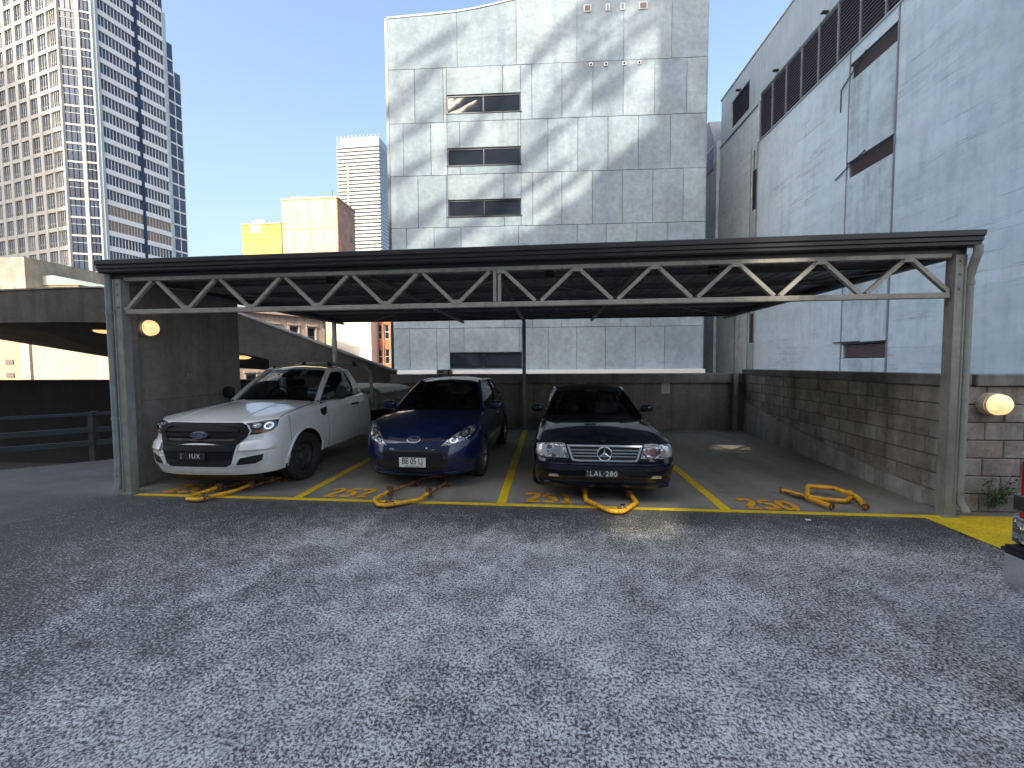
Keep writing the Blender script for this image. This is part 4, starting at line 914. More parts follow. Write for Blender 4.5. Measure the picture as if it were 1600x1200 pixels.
def body_panels(car, B, paint, door, rear_door=None, nose=1.0):
    MB().grid(B.panel(0, nose, 16, n=44)).grid(mirror(B.panel(0, nose, 16, n=44))).build('front_bumper', paint, car, 35)
    cuts = [nose+.002, B.qy(door[0])-.003]; spans = [('front_wing', nose+.0015, B.qy(door[0])-.0015), ('door', B.qy(door[0])+.0015, B.qy(door[1])-.0015)]
    last = door[1]
    if rear_door: spans.append(('door', B.qy(rear_door[0])+.0015, B.qy(rear_door[1])-.0015)); last = rear_door[1]
    spans.append(('rear_quarter', B.qy(last)+.0015, 2.0))
    doors = []
    for nm, a, b in spans:
        for sgn in (1, -1):
            P = B.panel(a, b, 14, n=26); o = MB().grid(P if sgn > 0 else mirror(P)).build(nm, paint, car, 35)
            if nm == 'door': doors.append((o, sgn, a, b))
    MB().grid(B.panel(2.0015, 3, 12, n=24)).grid(mirror(B.panel(2.0015, 3, 12, n=24))).build('tail_panel', paint, car, 35)
    inn = B.panel(.02, 2.98, 6, off=-.025, n=90); MB().grid(inn).grid(mirror(inn)).build('inner_shell', M_under, car)
    return doors
def hood_patch(B, q_c, cowl, crown, nv=16, nu=33, vb=0.0):
    """bonnet from the nose lip back to the windscreen base; its sides run along the shoulder line"""
    fr = [B.P(q, B.zt(q)) for q in np.linspace(q_c, 0, 17)]; front = [(-p[0], p[1], p[2]) for p in fr][:-1]+[(p[0], p[1], p[2]) for p in fr[::-1]]
    ya = cowl[-1][1]
    side = [B.P(q, B.zt(q)) for q in np.linspace(q_c, B.qy(ya), nv)]
    side[-1] = cowl[-1]; L = [(-p[0], p[1], p[2]) for p in side]
    return coons(resample(front, nu), resample(cowl, nu), resample(L, nv), resample(side, nv), crown, 0.0, vb)
def sedge(mb, P, w=.006, up=.003):
    """thin dark shut line along a polyline on the surface"""
    P = [Vector(p) for p in P]
    mb.tube([p+Vector((0, 0, up*0)) for p in P], w/2, 6); return mb
def plate(parent, B, x, z, w, h, mat, y=None):
    yy = y if y is not None else B.F(x, z)-.02
    return MB().box((x-w/2, yy-.006, z-h/2), (x+w/2, yy, z+h/2), .002).build('number_plate', mat, parent), yy-.0065
def glasshouse(car, paint, roof_paint, front_b, a_b, belt, c_b, rear_b, front_r, a_r, rail, c_r, rear_r, gmat, crown=.03, bulge=.03, pil=.035, bpill=None, wind_pad=.0):
    """front_b.. are half points: windscreen base centre/corner, belt line, rear base; then the same for the roof edge"""
    ws_b = spline([(-a_b[0], a_b[1], a_b[2]), (-a_b[0]*.55, (a_b[1]*.3+front_b[1]*.7), (a_b[2]*.3+front_b[2]*.7)), front_b, (a_b[0]*.55, (a_b[1]*.3+front_b[1]*.7), (a_b[2]*.3+front_b[2]*.7)), a_b], 25)
    ws_t = spline([(-a_r[0], a_r[1], a_r[2]), (-a_r[0]*.55, a_r[1]*.3+front_r[1]*.7, a_r[2]*.3+front_r[2]*.7), front_r, (a_r[0]*.55, a_r[1]*.3+front_r[1]*.7, a_r[2]*.3+front_r[2]*.7), a_r], 25)
    rw_b = spline([(-c_b[0], c_b[1], c_b[2]), rear_b, c_b], 17); rw_t = spline([(-c_r[0], c_r[1], c_r[2]), rear_r, c_r], 17)
    A = spline([a_b, [(a_b[i]+a_r[i])/2+(0, -.012, .012)[i] for i in range(3)], a_r], 9)
    P = coons(ws_b, ws_t, mirror(A), A, 0, -bulge); MB().grid(P).build('windscreen', gmat, car, 60)
    C = spline([c_b, [(c_b[i]+c_r[i])/2+(0, .01, .01)[i] for i in range(3)], c_r], 9)
    MB().grid(coons(rw_b, rw_t, mirror(C), C, 0, bulge)).build('rear_window', gmat, car, 60)
    R = spline([a_r]+rail+[c_r], 21); Bl = spline([a_b]+belt+[c_b], 21)
    roof = coons(ws_t, spline([(-c_r[0], c_r[1], c_r[2]), (-c_r[0]*.55, c_r[1]*.3+rear_r[1]*.7, c_r[2]*.3+rear_r[2]*.7), rear_r, (c_r[0]*.55, c_r[1]*.3+rear_r[1]*.7, c_r[2]*.3+rear_r[2]*.7), c_r], 25), mirror(R), R, crown)
    MB().grid(roof).build('roof', roof_paint, car, 60)
    for sg in (1, -1):
        S = []
        for k in range(21):
            S.append([tuple(Bl[k]*(1-t)+R[k]*t+np.array((.045*math.sin(math.pi*t), 0, 0))) for t in np.linspace(0, 1, 7)])
        S = np.array(S); S = S if sg > 0 else mirror(S)
        if bpill:
            i = bpill; MB().grid(S[:i+1]).build('side_window', gmat, car, 60); MB().grid(S[i:]).build('side_window', gmat, car, 60)
            MB().tube([tuple(p) for p in S[i]], [.03]*7, 8).build('door_pillar', M_blackpl, car, 60)
        else: MB().grid(S).build('side_window', gmat, car, 60)
        q = lambda p: (p[0]*sg, p[1], p[2])
        MB().tube([q(p) for p in A]+[q(p) for p in R[1:-1]]+[q(p) for p in C[::-1]], pil, 10).build('roof_rail', paint, car, 60)
        MB().tube([q((p[0]+.008, p[1], p[2])) for p in Bl], .014, 8).build('belt_moulding', M_blackpl, car, 60)
    return ws_b, ws_t, Bl, R
def belt_shelf(car, B, Bl, paint):
    for sg in (1, -1):
        S = []
        for p in Bl:
            q = B.qy(min(max(p[1], B.Yc+.01), B.Yr)); e = B.P(q, B.zt(q)); S.append([(e[0]*sg, p[1], e[2]), ((e[0]*.35+p[0]*.65)*sg, p[1], e[2]*.2+p[2]*.8+.004), ((p[0]-.01)*sg, p[1], p[2])])
        MB().grid(S).build('shoulder', paint, car, 60)
def interior(car, xw, y0, z0, y1, smat, dash_z, swx=-.36, sy=.6, sh=.52):
    MB().box((-xw, y0, dash_z-.25), (xw, y0+.42, dash_z-.02), .06).build('dashboard', M_blackpl, car)
    MB().box((-xw, y0+.3, z0-.25), (xw, y1, z0-.2)).build('cabin_floor', M_under, car)
    for x in (-.37, .37): seat(car, x, y0+sy, z0+.10, smat, sh)
    c = (swx, y0+.55, dash_z-.02); e = []
    MB().tube([(c[0]+.185*math.cos(2*math.pi*k/20), c[1]+.06*math.sin(2*math.pi*k/20), c[2]+.175*math.sin(2*math.pi*k/20)) for k in range(20)], .015, 8, closed=True).beam((c[0]-.17, c[1], c[2]), (c[0]+.17, c[1], c[2]), .03, .05).build('steering_wheel', M_blackpl, car, 60)
    MB().box((-.11, y0+.28, dash_z+.34), (.11, y0+.32, dash_z+.40), .02).build('rear_view_mirror', M_blackpl, car)

# ------------------------------------------------------------------ blue hatchback
def hatchback():
    car = empty('hatchback_car', (-1.865, 5.12, 0), math.radians(-1.2)); tag(car, 'dark blue small hatchback parked between the white ute and black convertible', 'car')
    B = Body(W=[(0, .86), (.55, .86), (1.2, .862), (2.6, .862), (3.6, .82)], tum=[(.15, .90), (.3, .95), (.45, .985), (.62, 1.0), (.78, .985), (.88, .94), (.98, .885)],
             yf=[(.15, .13), (.22, .05), (.30, .015), (.42, .0), (.52, .02), (.60, .055), (.66, .085), (.70, .12), (.76, .24), (.84, .42), (.92, .60)], yr=[(.15, 3.86), (.4, 3.95), (.6, 3.95), (.95, 3.86)],
             Yc=.62, Yr=3.45, nf=2.35, nr=3, ztopx=[(0, .705), (.45, .712), (.62, .735), (.80, .80), (.92, .845), (1.0, .865)], ztopy=[(.62, .865), (.9, .905), (1.25, .95), (2.2, .985), (3.6, 1.02)], zsill=[(0, .185), (.3, .19), (.6, .22), (3.3, .22), (3.6, .3), (9, .3)],
             arches=[(.84, .30, .345), (3.33, .30, .345)])
    ds = body_panels(car, B, M_pb, (1.32, 2.28), (2.29, 3.02))
    a_b = (.74, 1.28, .965); cowl = spline([(-.74, 1.28, .962), (-.42, 1.06, .985), (0, .98, .99), (.42, 1.06, .985), (.74, 1.28, .962)], 33)
    H = hood_patch(B, .985, cowl, .035); MB().grid(H).build('bonnet', M_pb, car, 50)
    sl = MB()
    for sg in (1, -1): sedge(sl, [tuple(H[k, 31 if sg > 0 else 1]+np.array((0, 0, .0005))) for k in range(2, 16)], .007)
    sl.build('bonnet_gap', M_under, car)
    ws_b, ws_t, Bl, R = glasshouse(car, M_pb, M_pb, (0, 1.0, .985), a_b, [(.765, 1.9, .985), (.76, 2.7, 1.02)], (.70, 3.45, 1.08), (0, 3.72, 1.08),
        (0, 1.80, 1.425), (.545, 2.0, 1.405), [(.575, 2.5, 1.425), (.57, 2.95, 1.405)], (.53, 3.45, 1.33), (0, 3.55, 1.36), M_glass_d, crown=.045, bpill=9, pil=.036)
    belt_shelf(car, B, Bl, M_pb)
    # nose: slim upper slot, big lower mouth, plate, lamps
    MB().grid([[(x, B.F(x, z)-.004+d, z) for z, d in ((.655+.02*(abs(x)/.38)**2, 0), (.672+.02*(abs(x)/.38)**2, .0), (.69+.018*(abs(x)/.38)**2, 0))] for x in np.linspace(-.385, .385, 25)]).build('upper_grille', M_blackpl, car)
    mouth = sym([(.0, .555), (.33, .55), (.42, .50), (.52, .37), (.51, .32), (.40, .275), (.2, .25), (0, .245)][::1])
    mouth = [(.33, .553), (.42, .505), (.52, .375), (.515, .325), (.40, .275), (.2, .250)]; mouth = mouth+[(-x, z) for x, z in mouth[::-1]]
    g = fdecal(B, mouth, .004, .02).build('lower_grille', M_blackpl, car)
    rim_o = [(x*1.035, (z-.40)*1.06+.40) for x, z in mouth]; ring(B, rim_o, mouth, .012, .02).build('grille_surround', M_pb, g)
    for z, h, w, m in ((.515, .018, .38, M_greypl), (.455, .075, .43, M_greypl), (.325, .016, .47, M_blackpl), (.285, .014, .40, M_blackpl)):
        fdecal(B, [(-w, z-h/2), (w, z-h/2), (w*.955, z+h/2), (-w*.955, z+h/2)], .016, .02).build('grille_bar', m, g)
    fdecal(B, sym([(.56, .235), (.3, .20), (0, .193)][::-1])[0:3]+sym([(.56, .235), (.3, .20), (0, .193)][::-1])[3:], .01, .03) if False else None
    MB().grid([[(x, B.F(x, z)-o, z) for z, o in ((.19, .0), (.205, .022), (.222, .022), (.235, .0))] for x in np.linspace(-.60, .60, 31)]).build('lip_spoiler', M_pb, car, 50)
    p, yy = plate(car, B, .02, .395, .372, .130, M_plate_w, B.F(0, .40)-.020)
    lettering('plate_lettering', 'BE 05 LJ', .122, M_ink, p, (.02, yy, .408), UP, bold=.0012).scale = (.72, 1, 1)
    lettering('plate_lettering', 'NEW SOUTH WALES', .022, M_ink, p, (.02, yy, .342), UP)
    lamp = [(.395, .605), (.46, .672), (.56, .742), (.66, .80), (.735, .832), (.785, .822), (.79, .775), (.75, .715), (.67, .662), (.55, .622), (.45, .603)]
    for sg in (1, -1):
        h = fdecal(B, lamp, .008, .03, mir=sg < 0).build('headlight', M_refl, car, 30)
        for (x, z, rx, rz) in ((.675, .752, .062, .052), (.55, .672, .055, .036)):
            yb = B.F(x, z)-.014
            fdecal(B, oval(x, z, rx, rz, 20), .016, .02, mir=sg < 0).build('lamp_bowl', M_chrome, h, 30)
            fdecal(B, oval(x, z, rx*.62, rz*.62, 16), .020, .02, mir=sg < 0).build('lamp_bulb', M_refl, h, 30)
        fdecal(B, [(.42, .612), (.50, .640), (.47, .615)], .016, .01, mir=sg < 0).build('indicator', M_amber, h)
        ring(B, [((x-.60)*1.04*sg+.60*sg, (z-.71)*1.06+.71) for x, z in lamp], [(x*sg, z) for x, z in lamp], .010, .012).build('lamp_surround', M_lampdark, h)
        fdecal(B, oval(.665, .40, .05, .022, 14), .006, .01, mir=sg < 0).build('fog_lamp_blank', M_blackpl, car)
        mirror_unit(car, sg*.83, 1.46, 1.035, sg, M_pb, .22, .145)
        wheel(car, sg*.755, .84, .30, .195, 7, sg, math.radians(-3)); wheel(car, sg*.75, 3.33, .30, .195, 7, sg)
        liner(car, sg*.55, sg*.835, .84, .30, .345); liner(car, sg*.55, sg*.835, 3.33, .30, .345)
    fdecal(B, oval(.0, .685, .098, .040), .022, .02).build('badge', M_silver, car, 40); fdecal(B, oval(.0, .685, .084, .031), .027, .01).build('badge_field', M_blue, car, 40)
    lettering('badge_lettering', 'Ford', .058, M_chrome, car, (0, B.F(0, .685)-.031, .685), UP, shear=.25, bold=.0012)
    MB().box((-.6, .25, .19), (.6, 3.7, .45)).build('underbody', M_under, car)
    interior(car, .66, 1.25, .52, 3.3, M_seat, 1.0, sy=.75)
    MB().box((-.6, 2.75, .6), (.6, 3.0, 1.12), .06).build('rear_seat', M_seat, car)
    MB().tube([(0, 1.93, 1.45), (.02, 2.25, 1.66)], [.006, .003], 6).build('aerial', M_blackpl, car)
    w = MB(); w.tube([(-.55, 1.12, 1.0), (-.05, 1.13, 1.045)], .008, 6).tube([(.05, 1.08, 1.0), (.6, 1.2, 1.03)], .008, 6); w.build('wiper', M_blackpl, car)
    for o, sg, a, b in ds: y = B.Yc+(B.Yr-B.Yc)*(b-1)-.16; x = B.hw(y, .80); MB().box((x-.005 if sg > 0 else -x-.03, y-.09, .80), (x+.03 if sg > 0 else -x+.005, y+.09, .835), .01).build('door_handle', M_pb, o)
hatchback()
# ------------------------------------------------------------------ black convertible
def convertible():
    car = empty('convertible_car', (.675, 4.80, 0), math.radians(-.8)); tag(car, 'black older convertible with chrome star grille and soft top, in the third bay', 'car')
    B = Body(W=[(0, .885), (.55, .885), (.9, .905), (1.4, .895), (2.9, .90), (3.5, .905), (4.0, .87)], tum=[(.15, .93), (.25, .975), (.42, .985), (.50, 1.0), (.62, 1.0), (.70, .975), (.78, .93), (.88, .89)],
             yf=[(.15, .11), (.20, .07), (.29, .045), (.33, .02), (.41, .0), (.485, .0), (.505, .05), (.56, .065), (.70, .085), (.745, .14), (.80, .30)], yr=[(.15, 4.35), (.4, 4.47), (.6, 4.47), (.85, 4.38)],
             Yc=.50, Yr=3.95, nf=4.6, nr=3.6, ztopx=[(0, .715), (.5, .715), (.80, .72), (.95, .73), (1.0, .735)], ztopy=[(.52, .735), (.9, .775), (1.5, .83), (2.2, .86), (3.2, .88), (4.0, .86)], zsill=[(0, .19), (.5, .20), (.6, .2), (4, .22), (9, .3)],
             arches=[(.86, .315, .355), (3.37, .315, .355)])
    ds = body_panels(car, B, M_pk, (1.55, 2.72))
    cowl = spline([(-.775, 1.62, .865), (-.42, 1.46, .895), (0, 1.41, .905), (.42, 1.46, .895), (.775, 1.62, .865)], 33)
    H = hood_patch(B, .97, cowl, .008, vb=.026); MB().grid(H).build('bonnet', M_pk, car, 50)
    sl = MB()
    for a in (3, 29): sedge(sl, [tuple(H[k, a]+np.array((0, 0, .0005))) for k in range(0, 16)], .007)
    sl.build('bonnet_gap', M_under, car)
    ws_b, ws_t, Bl, R = glasshouse(car, M_pk, M_canvas, (0, 1.43, .905), (.755, 1.64, .875), [(.765, 2.1, .90), (.75, 2.75, .915)], (.66, 3.32, .93), (0, 3.5, .93),
        (0, 2.12, 1.265), (.575, 2.24, 1.235), [(.61, 2.5, 1.275), (.60, 2.75, 1.26)], (.54, 3.02, 1.18), (0, 3.08, 1.22), M_glass, crown=.045, pil=.024)
    belt_shelf(car, B, Bl, M_pk)
    for sg in (1, -1):
        MB().tube([(sg*(.755+.022), 1.60, .875), (sg*(.665+.02), 1.92, 1.075), (sg*(.575+.02), 2.20, 1.237)], .009, 8).build('windscreen_trim', M_chrome, car, 60)
    # grille: chrome frame, bars, star
    out = [(.455, .712), (.452, .69), (.405, .545), (.385, .522), (.30, .517)]; out = out+[(-x, z) for x, z in out[::-1]]
    inn = [(.425, .693), (.42, .68), (.378, .553), (.362, .540), (.28, .537)]; inn = inn+[(-x, z) for x, z in inn[::-1]]
    g = fdecal(B, inn, .006, .02).build('grille', M_dark, car); ring(B, out, inn, .026, .03).build('grille_frame', M_chrome, g, 30)
    ring(B, [(x*1.05, (z-.62)*1.14+.62) for x, z in out], out, .018, .03).build('grille_shell', M_pk, g, 30)
    for z in (.578, .615, .652):
        w = .362+(z-.54)*.41; fdecal(B, [(-w, z-.0075), (w, z-.0075), (w, z+.0075), (-w, z+.0075)], .022, .02).build('grille_bar', M_chrome, g)
    c = (0, .610); yS = B.F(0, .61)-.036; R_ = .085
    MB().tube([(R_*math.cos(2*math.pi*k/32), yS, c[1]+R_*math.sin(2*math.pi*k/32)) for k in range(32)], .0085, 8, closed=True).build('star_ring', M_chrome, g, 60)
    st_ = MB()
    for k in range(3):
        a = math.pi/2+k*2*math.pi/3; t = (R_*math.cos(a), yS, c[1]+R_*math.sin(a)); n = (-math.sin(a)*.019, math.cos(a)*.019)
        b0 = (n[0], yS, c[1]+n[1]); b1 = (-n[0], yS, c[1]-n[1]); st_.add([b0, t, b1, (0, yS-.012, c[1]), (0, yS+.006, c[1])], [(0, 1, 3), (1, 2, 3), (0, 4, 1), (1, 4, 2)])
    st_.build('star', M_chrome, g)
    MB().lathe([(R_*.97, 0), (0, 0)], (0, yS+.012, c[1]), (0, -1, 0), 24).build('star_backing', M_dark, g)
    MB().lathe([(.022, 0), (.022, .004), (.0, .008)], (0, .155, .742), (0, -.5, .86), 16).build('bonnet_emblem', M_chrome, car, 40)
    lamp = [(.435, .560), (.475, .700), (.50, .722), (.79, .712), (.835, .69), (.84, .60), (.82, .568), (.70, .556)]
    for sg in (1, -1):
        h = fdecal(B, lamp, .012, .03, mir=sg < 0).build('headlight', M_refl, car, 30)
        fdecal(B, [(.705, .575), (.705, .705), (.785, .702), (.828, .683), (.83, .605), (.81, .577)], .018, .02, mir=sg < 0).build('indicator_lens', M_clear, h, 30)
        for x, z, r in ((.585, .635, .052), (.655, .632, .028), (.515, .63, .026)):
            fdecal(B, oval(x, z, r, r*1.0, 18), .018, .02, mir=sg < 0).build('lamp_bowl', M_chrome, h, 30)
        ring(B, [((x-.64)*1.035*sg+.64*sg, (z-.64)*1.06+.64) for x, z in lamp], [(x*sg, z) for x, z in lamp], .018, .02).build('lamp_surround', M_chrome if False else M_clear, h, 30)
        fdecal(B, [(.555, .318), (.57, .352), (.675, .350), (.685, .316)], .012, .02, mir=sg < 0).build('fog_lamp', M_clear, car)
        mirror_unit(car, sg*.80, 1.80, .985, sg, M_pk, .19, .125)
        wheel(car, sg*.80, .86, .315, .225, 8, sg); wheel(car, sg*.80, 3.37, .315, .225, 8, sg)
        liner(car, sg*.58, sg*.875, .86, .315, .355); liner(car, sg*.58, sg*.875, 3.37, .315, .355)
        fdecal(B, [(.30, .315), (.30, .338), (.52, .338), (.53, .315)], .006, .01, mir=sg < 0).build('air_intake', M_dark, car)
    MB().grid([[(x, B.F(x, z)-o, z) for z, o in ((.405, 0), (.415, .028), (.475, .030), (.492, .022), (.50, 0))] for x in np.linspace(-.86, .86, 61)]).build('bumper_moulding', M_pk, car, 40)
    fdecal(B, [(-.55, .250), (.55, .250), (.50, .305), (-.50, .305)], .004, .015).build('lower_intake', M_dark, car)
    MB().grid([[(x, B.F(x, z)-o, z) for z, o in ((.185, .0), (.195, .035), (.235, .03), (.25, 0))] for x in np.linspace(-.80, .80, 41)]).build('front_spoiler', M_pk, car, 40)
    p, yy = plate(car, B, -.035, .378, .40, .088, M_plate_k, B.F(0, .38)-.034)
    lettering('plate_lettering', 'LAL·280', .088, M_plate_txt, p, (-.02, yy, .379), UP, bold=.0005, spacing=1.12)
    lettering('plate_lettering', 'N\nS\nW', .024, M_plate_txt, p, (-.208, yy, .380), UP)
    MB().box((-.6, .25, .19), (.6, 4.1, .42)).build('underbody', M_under, car)
    interior(car, .66, 1.68, .36, 3.2, M_seat_g, .90, sy=.55, sh=.50)
    for a, b in (((-.52, 1.52, .888), (-.02, 1.60, .935)),): MB().tube([a, b], .008, 6).build('wiper', M_blackpl, car)
convertible()
# ------------------------------------------------------------------ white tray-back ute
def ute():
    car = empty('tray_ute', (-4.555, 4.63, 0), math.radians(0.0)); tag(car, 'white single-cab ute with metal tray parked at the left end of the carport', 'ute')
    B = Body(W=[(0, .925), (.6, .925), (1.4, .925), (3.2, .90)], tum=[(.2, .90), (.35, .95), (.5, .99), (.65, 1.0), (.85, .985), (1.0, .965), (1.1, .93), (1.2, .90)],
             yf=[(.2, .14), (.28, .06), (.34, .02), (.45, .0), (.62, .0), (.70, .03), (.76, .075), (.90, .095), (.96, .13), (1.0, .20), (1.1, .5)], yr=[(.2, 3.12), (1.2, 3.10)],
             Yc=.56, Yr=3.05, nf=2.9, nr=8, ztopx=[(0, .975), (.5, .975), (.75, .985), (.9, 1.0), (1.0, 1.015)], ztopy=[(.56, 1.015), (.9, 1.055), (1.3, 1.09), (1.6, 1.11), (3.1, 1.14)], zsill=[(0, .285), (.4, .30), (.6, .36), (9, .37)],
             arches=[(.92, .355, .425)])
    ds = body_panels(car, B, M_pw, (1.52, 2.62), nose=.999)
    cowl = spline([(-.76, 1.46, 1.125), (-.42, 1.28, 1.165), (0, 1.22, 1.175), (.42, 1.28, 1.165), (.76, 1.46, 1.125)], 33)
    H = hood_patch(B, .99, cowl, .045); MB().grid(H).build('bonnet', M_pw, car, 50)
    for a in (9, 23):   # pressed ridges along the bonnet
        MB().tube([tuple(H[k, a]+np.array((0, 0, -.004))) for k in range(1, 16)], .012, 8).build('bonnet_ridge', M_pw, car, 60)
    sl = MB()
    for a in (2, 30): sedge(sl, [tuple(H[k, a]+np.array((0, 0, .0005))) for k in range(0, 16)], .008)
    sl.build('bonnet_gap', M_under, car)
    ws_b, ws_t, Bl, R = glasshouse(car, M_pw, M_pw, (0, 1.24, 1.175), (.745, 1.48, 1.13), [(.80, 2.0, 1.135), (.80, 2.45, 1.14)], (.72, 2.95, 1.18), (0, 3.0, 1.18),
        (0, 1.98, 1.655), (.575, 2.12, 1.625), [(.61, 2.35, 1.64)], (.59, 2.72, 1.60), (0, 2.78, 1.63), M_glass_d, crown=.045, pil=.045)
    belt_shelf(car, B, Bl, M_pw)
    for sg in (1, -1):   # solid rear cab quarter
        P = [[tuple(np.array(Bl[k])*(1-t)+np.array(R[k])*t+np.array((.05*math.sin(math.pi*t)+.006, 0, 0))) for t in np.linspace(0, 1, 7)] for k in range(15, 21)]
        P = np.array(P) if sg > 0 else mirror(P); MB().grid(P).build('cab_corner', M_pw, car, 60)
    # grille
    outer = [(.50, .965), (.58, .935), (.625, .86), (.60, .78), (.515, .69)]; outer = outer+[(-x, z) for x, z in outer[::-1]]
    inner = [(.44, .925), (.50, .905), (.535, .85), (.515, .79), (.45, .725)]; inner = inner+[(-x, z) for x, z in inner[::-1]]
    g = fdecal(B, inner, .004, .02).build('grille', M_dark, car); ring(B, outer, inner, .030, .04).build('grille_frame', M_greypl, g, 30)
    for z, h, w in ((.872, .028, .51), (.812, .050, .52), (.750, .028, .475)): fdecal(B, [(-w, z-h/2), (w, z-h/2), (w, z+h/2), (-w, z+h/2)], .024, .02).build('grille_bar', M_blackpl if h < .04 else M_greypl, g)
    fdecal(B, oval(0, .815, .118, .047), .046, .03).build('badge', M_silver, g, 40); fdecal(B, oval(0, .815, .103, .037), .054, .01).build('badge_field', M_blue, g, 40)
    lettering('badge_lettering', 'Ford', .070, M_chrome, g, (0, B.F(0, .815)-.058, .815), UP, shear=.25, bold=.0015)
    low = [(.52, .688), (.505, .60), (.46, .44), (.40, .405)]; low = low+[(-x, z) for x, z in low[::-1]]
    lg = fdecal(B, low, .006, .03).build('lower_intake', M_blackpl, car)
    fdecal(B, [(-.50, .615), (.50, .615), (.515, .685), (-.515, .685)], .030, .03).build('intake_band', M_greypl, lg)
    fdecal(B, [(-.45, .505), (.45, .505), (.475, .595), (-.475, .595)], .016, .02).build('plate_mount', M_greypl, lg)
    ring(B, [(x*1.05, (z-.55)*1.05+.55) for x, z in low], low, .014, .03).build('bumper_opening', M_pw, lg)
    p, yy = plate(car, B, -.04, .548, .372, .092, M_plate_k, B.F(0, .55)-.034)
    lettering('plate_lettering', '1UX', .085, M_plate_txt, p, (.0, yy, .549), UP, spacing=1.05); lettering('plate_lettering', 'N\nS\nW', .024, M_plate_txt, p, (-.185, yy, .55), UP)
    lamp = [(.565, .955), (.66, .972), (.80, .985), (.868, .985), (.872, .90), (.845, .845), (.72, .815), (.63, .805), (.655, .86), (.615, .93)]
    for sg in (1, -1):
        h = fdecal(B, lamp, .010, .03, mir=sg < 0).build('headlight', M_lampdark, car, 30)
        for x, z, rx, rz in ((.70, .925, .050, .034), (.815, .915, .040, .048)):
            fdecal(B, oval(x, z, rx, rz, 18), .017, .02, mir=sg < 0).build('lamp_bowl', M_chrome, h, 30); fdecal(B, oval(x, z, rx*.6, rz*.6, 14), .021, .02, mir=sg < 0).build('lamp_bulb', M_refl, h, 30)
        fdecal(B, [(.668, .832), (.69, .862), (.79, .868), (.76, .838)], .017, .02, mir=sg < 0).build('indicator', plain('red_amber', (.30, .08, .04), .2, coat=1) if sg > 0 else bpy.data.materials['red_amber'], h)
        fr = fdecal(B, [(.505, .425), (.56, .515), (.80, .555), (.785, .475), (.72, .435)], .006, .03, mir=sg < 0).build('fog_recess', M_blackpl, car)
        ring(B, [(x*sg, z) for x, z in ((.47, .40), (.54, .535), (.825, .58), (.81, .46), (.73, .41))], [(x*sg, z) for x, z in ((.505, .425), (.56, .515), (.80, .555), (.785, .475), (.72, .435))], .016, .03).build('fog_surround', M_pw, fr)
        # bumper step: raised upper wing of the bumper
        MB().grid([[(x*sg, B.F(x, z)-o, z) for z, o in ((.60, 0), (.62, .028), (.70, .024), (.735, 0))] for x in np.linspace(.56, .895, 16)]).build('bumper_step', M_pw, car, 40)
        mirror_unit(car, sg*.93, 1.72, 1.255, sg, M_blackpl, .20, .22)
        wheel(car, sg*.80, .92, .355, .235, 'steel', sg, math.radians(-4)); wheel(car, sg*.78, 4.12, .355, .235, 'steel', sg)
        liner(car, sg*.55, sg*.895, .92, .355, .425)
        P = []
        for k in range(25):     # rolled arch lip
            a = math.pi*k/24; y = .92-.43*math.cos(a); z = .355+.43*math.sin(a)
            q = B.qy(max(y, B.Yc)); x = B.hw(max(y, B.Yc), z) if y >= B.Yc else B.P(.97, z)[0]; P.append((sg*(x+.004), y, z))
        MB().tube(P, .018, 8).build('arch_lip', M_pw, car, 60)
        x = B.hw(1.40, .98); v = MB().prism([(1.33, 1.02), (1.48, 1.04), (1.48, .93), (1.40, .90), (1.33, .96)], 'x', min(sg*(x-.01), sg*(x+.012)), max(sg*(x-.01), sg*(x+.012))).build('wing_vent', M_blackpl, car)
    MB().grid([[(x, B.F(x, z)+.05-o, z) for z, o in ((.17, .0), (.19, .03), (.27, .04), (.288, .04))] for x in np.linspace(-.72, .72, 31)]).build('skid_panel', M_blackpl, car, 40)
    for o, sg, a, b in ds:
        y = B.Yc+(B.Yr-B.Yc)*(b-1)-.17; x = B.hw(y, .98); MB().box((x-.005 if sg > 0 else -x-.035, y-.11, .985), (x+.035 if sg > 0 else -x+.005, y+.11, 1.02), .012).build('door_handle', M_blackpl, o)
    MB().box((-.7, .3, .30), (.7, 3.0, .55)).build('underbody', M_under, car); MB().box((-.42, 2.8, .42), (.42, 5.0, .60)).build('chassis', M_under, car)
    interior(car, .70, 1.52, .60, 2.75, M_seat, 1.18, sy=.5, sh=.56)
    MB().box((-.80, 2.93, .45), (.80, 3.05, 1.14)).build('cab_back', M_pw, car)
    # aluminium tray: floor, posts, headboard hoop, drop sides with planks, tarpaulin load
    tr = MB().box((-.93, 3.18, .78), (.93, 5.35, .86), .01).build('tray', M_steel, car)
    for sg in (1, -1):
        for k in range(4): MB().box((sg*.93-.014, 3.24, .875+k*.068), (sg*.93+.014, 5.32, .935+k*.068), .005).build('side_plank', M_steel, tr)
        for y in (3.22, 4.28, 5.33): MB().box((sg*.945-.03, y-.03, .80), (sg*.945+.03, y+.03, 1.16), .006).build('tray_post', M_steel, tr)
    MB().tube([(-.90, 3.16, .86), (-.90, 3.15, 1.35), (-.86, 3.15, 1.60), (-.74, 3.15, 1.72), (-.6, 3.15, 1.755), (.6, 3.15, 1.755), (.74, 3.15, 1.72), (.86, 3.15, 1.60), (.90, 3.15, 1.35), (.90, 3.16, .86)], .034, 12).build('headboard_hoop', M_steel, tr, 60)
    for x in (-.55, 0, .55): MB().box((x-.03, 3.10, 1.70), (x+.03, 3.20, 1.80), .01).build('rack_clamp', M_blackpl, tr)
    for z in (1.0, 1.2): MB().box((-.88, 3.14, z-.02), (.88, 3.17, z+.02)).build('headboard_bar', M_steel, tr)
    rr = random.Random(5); P = []
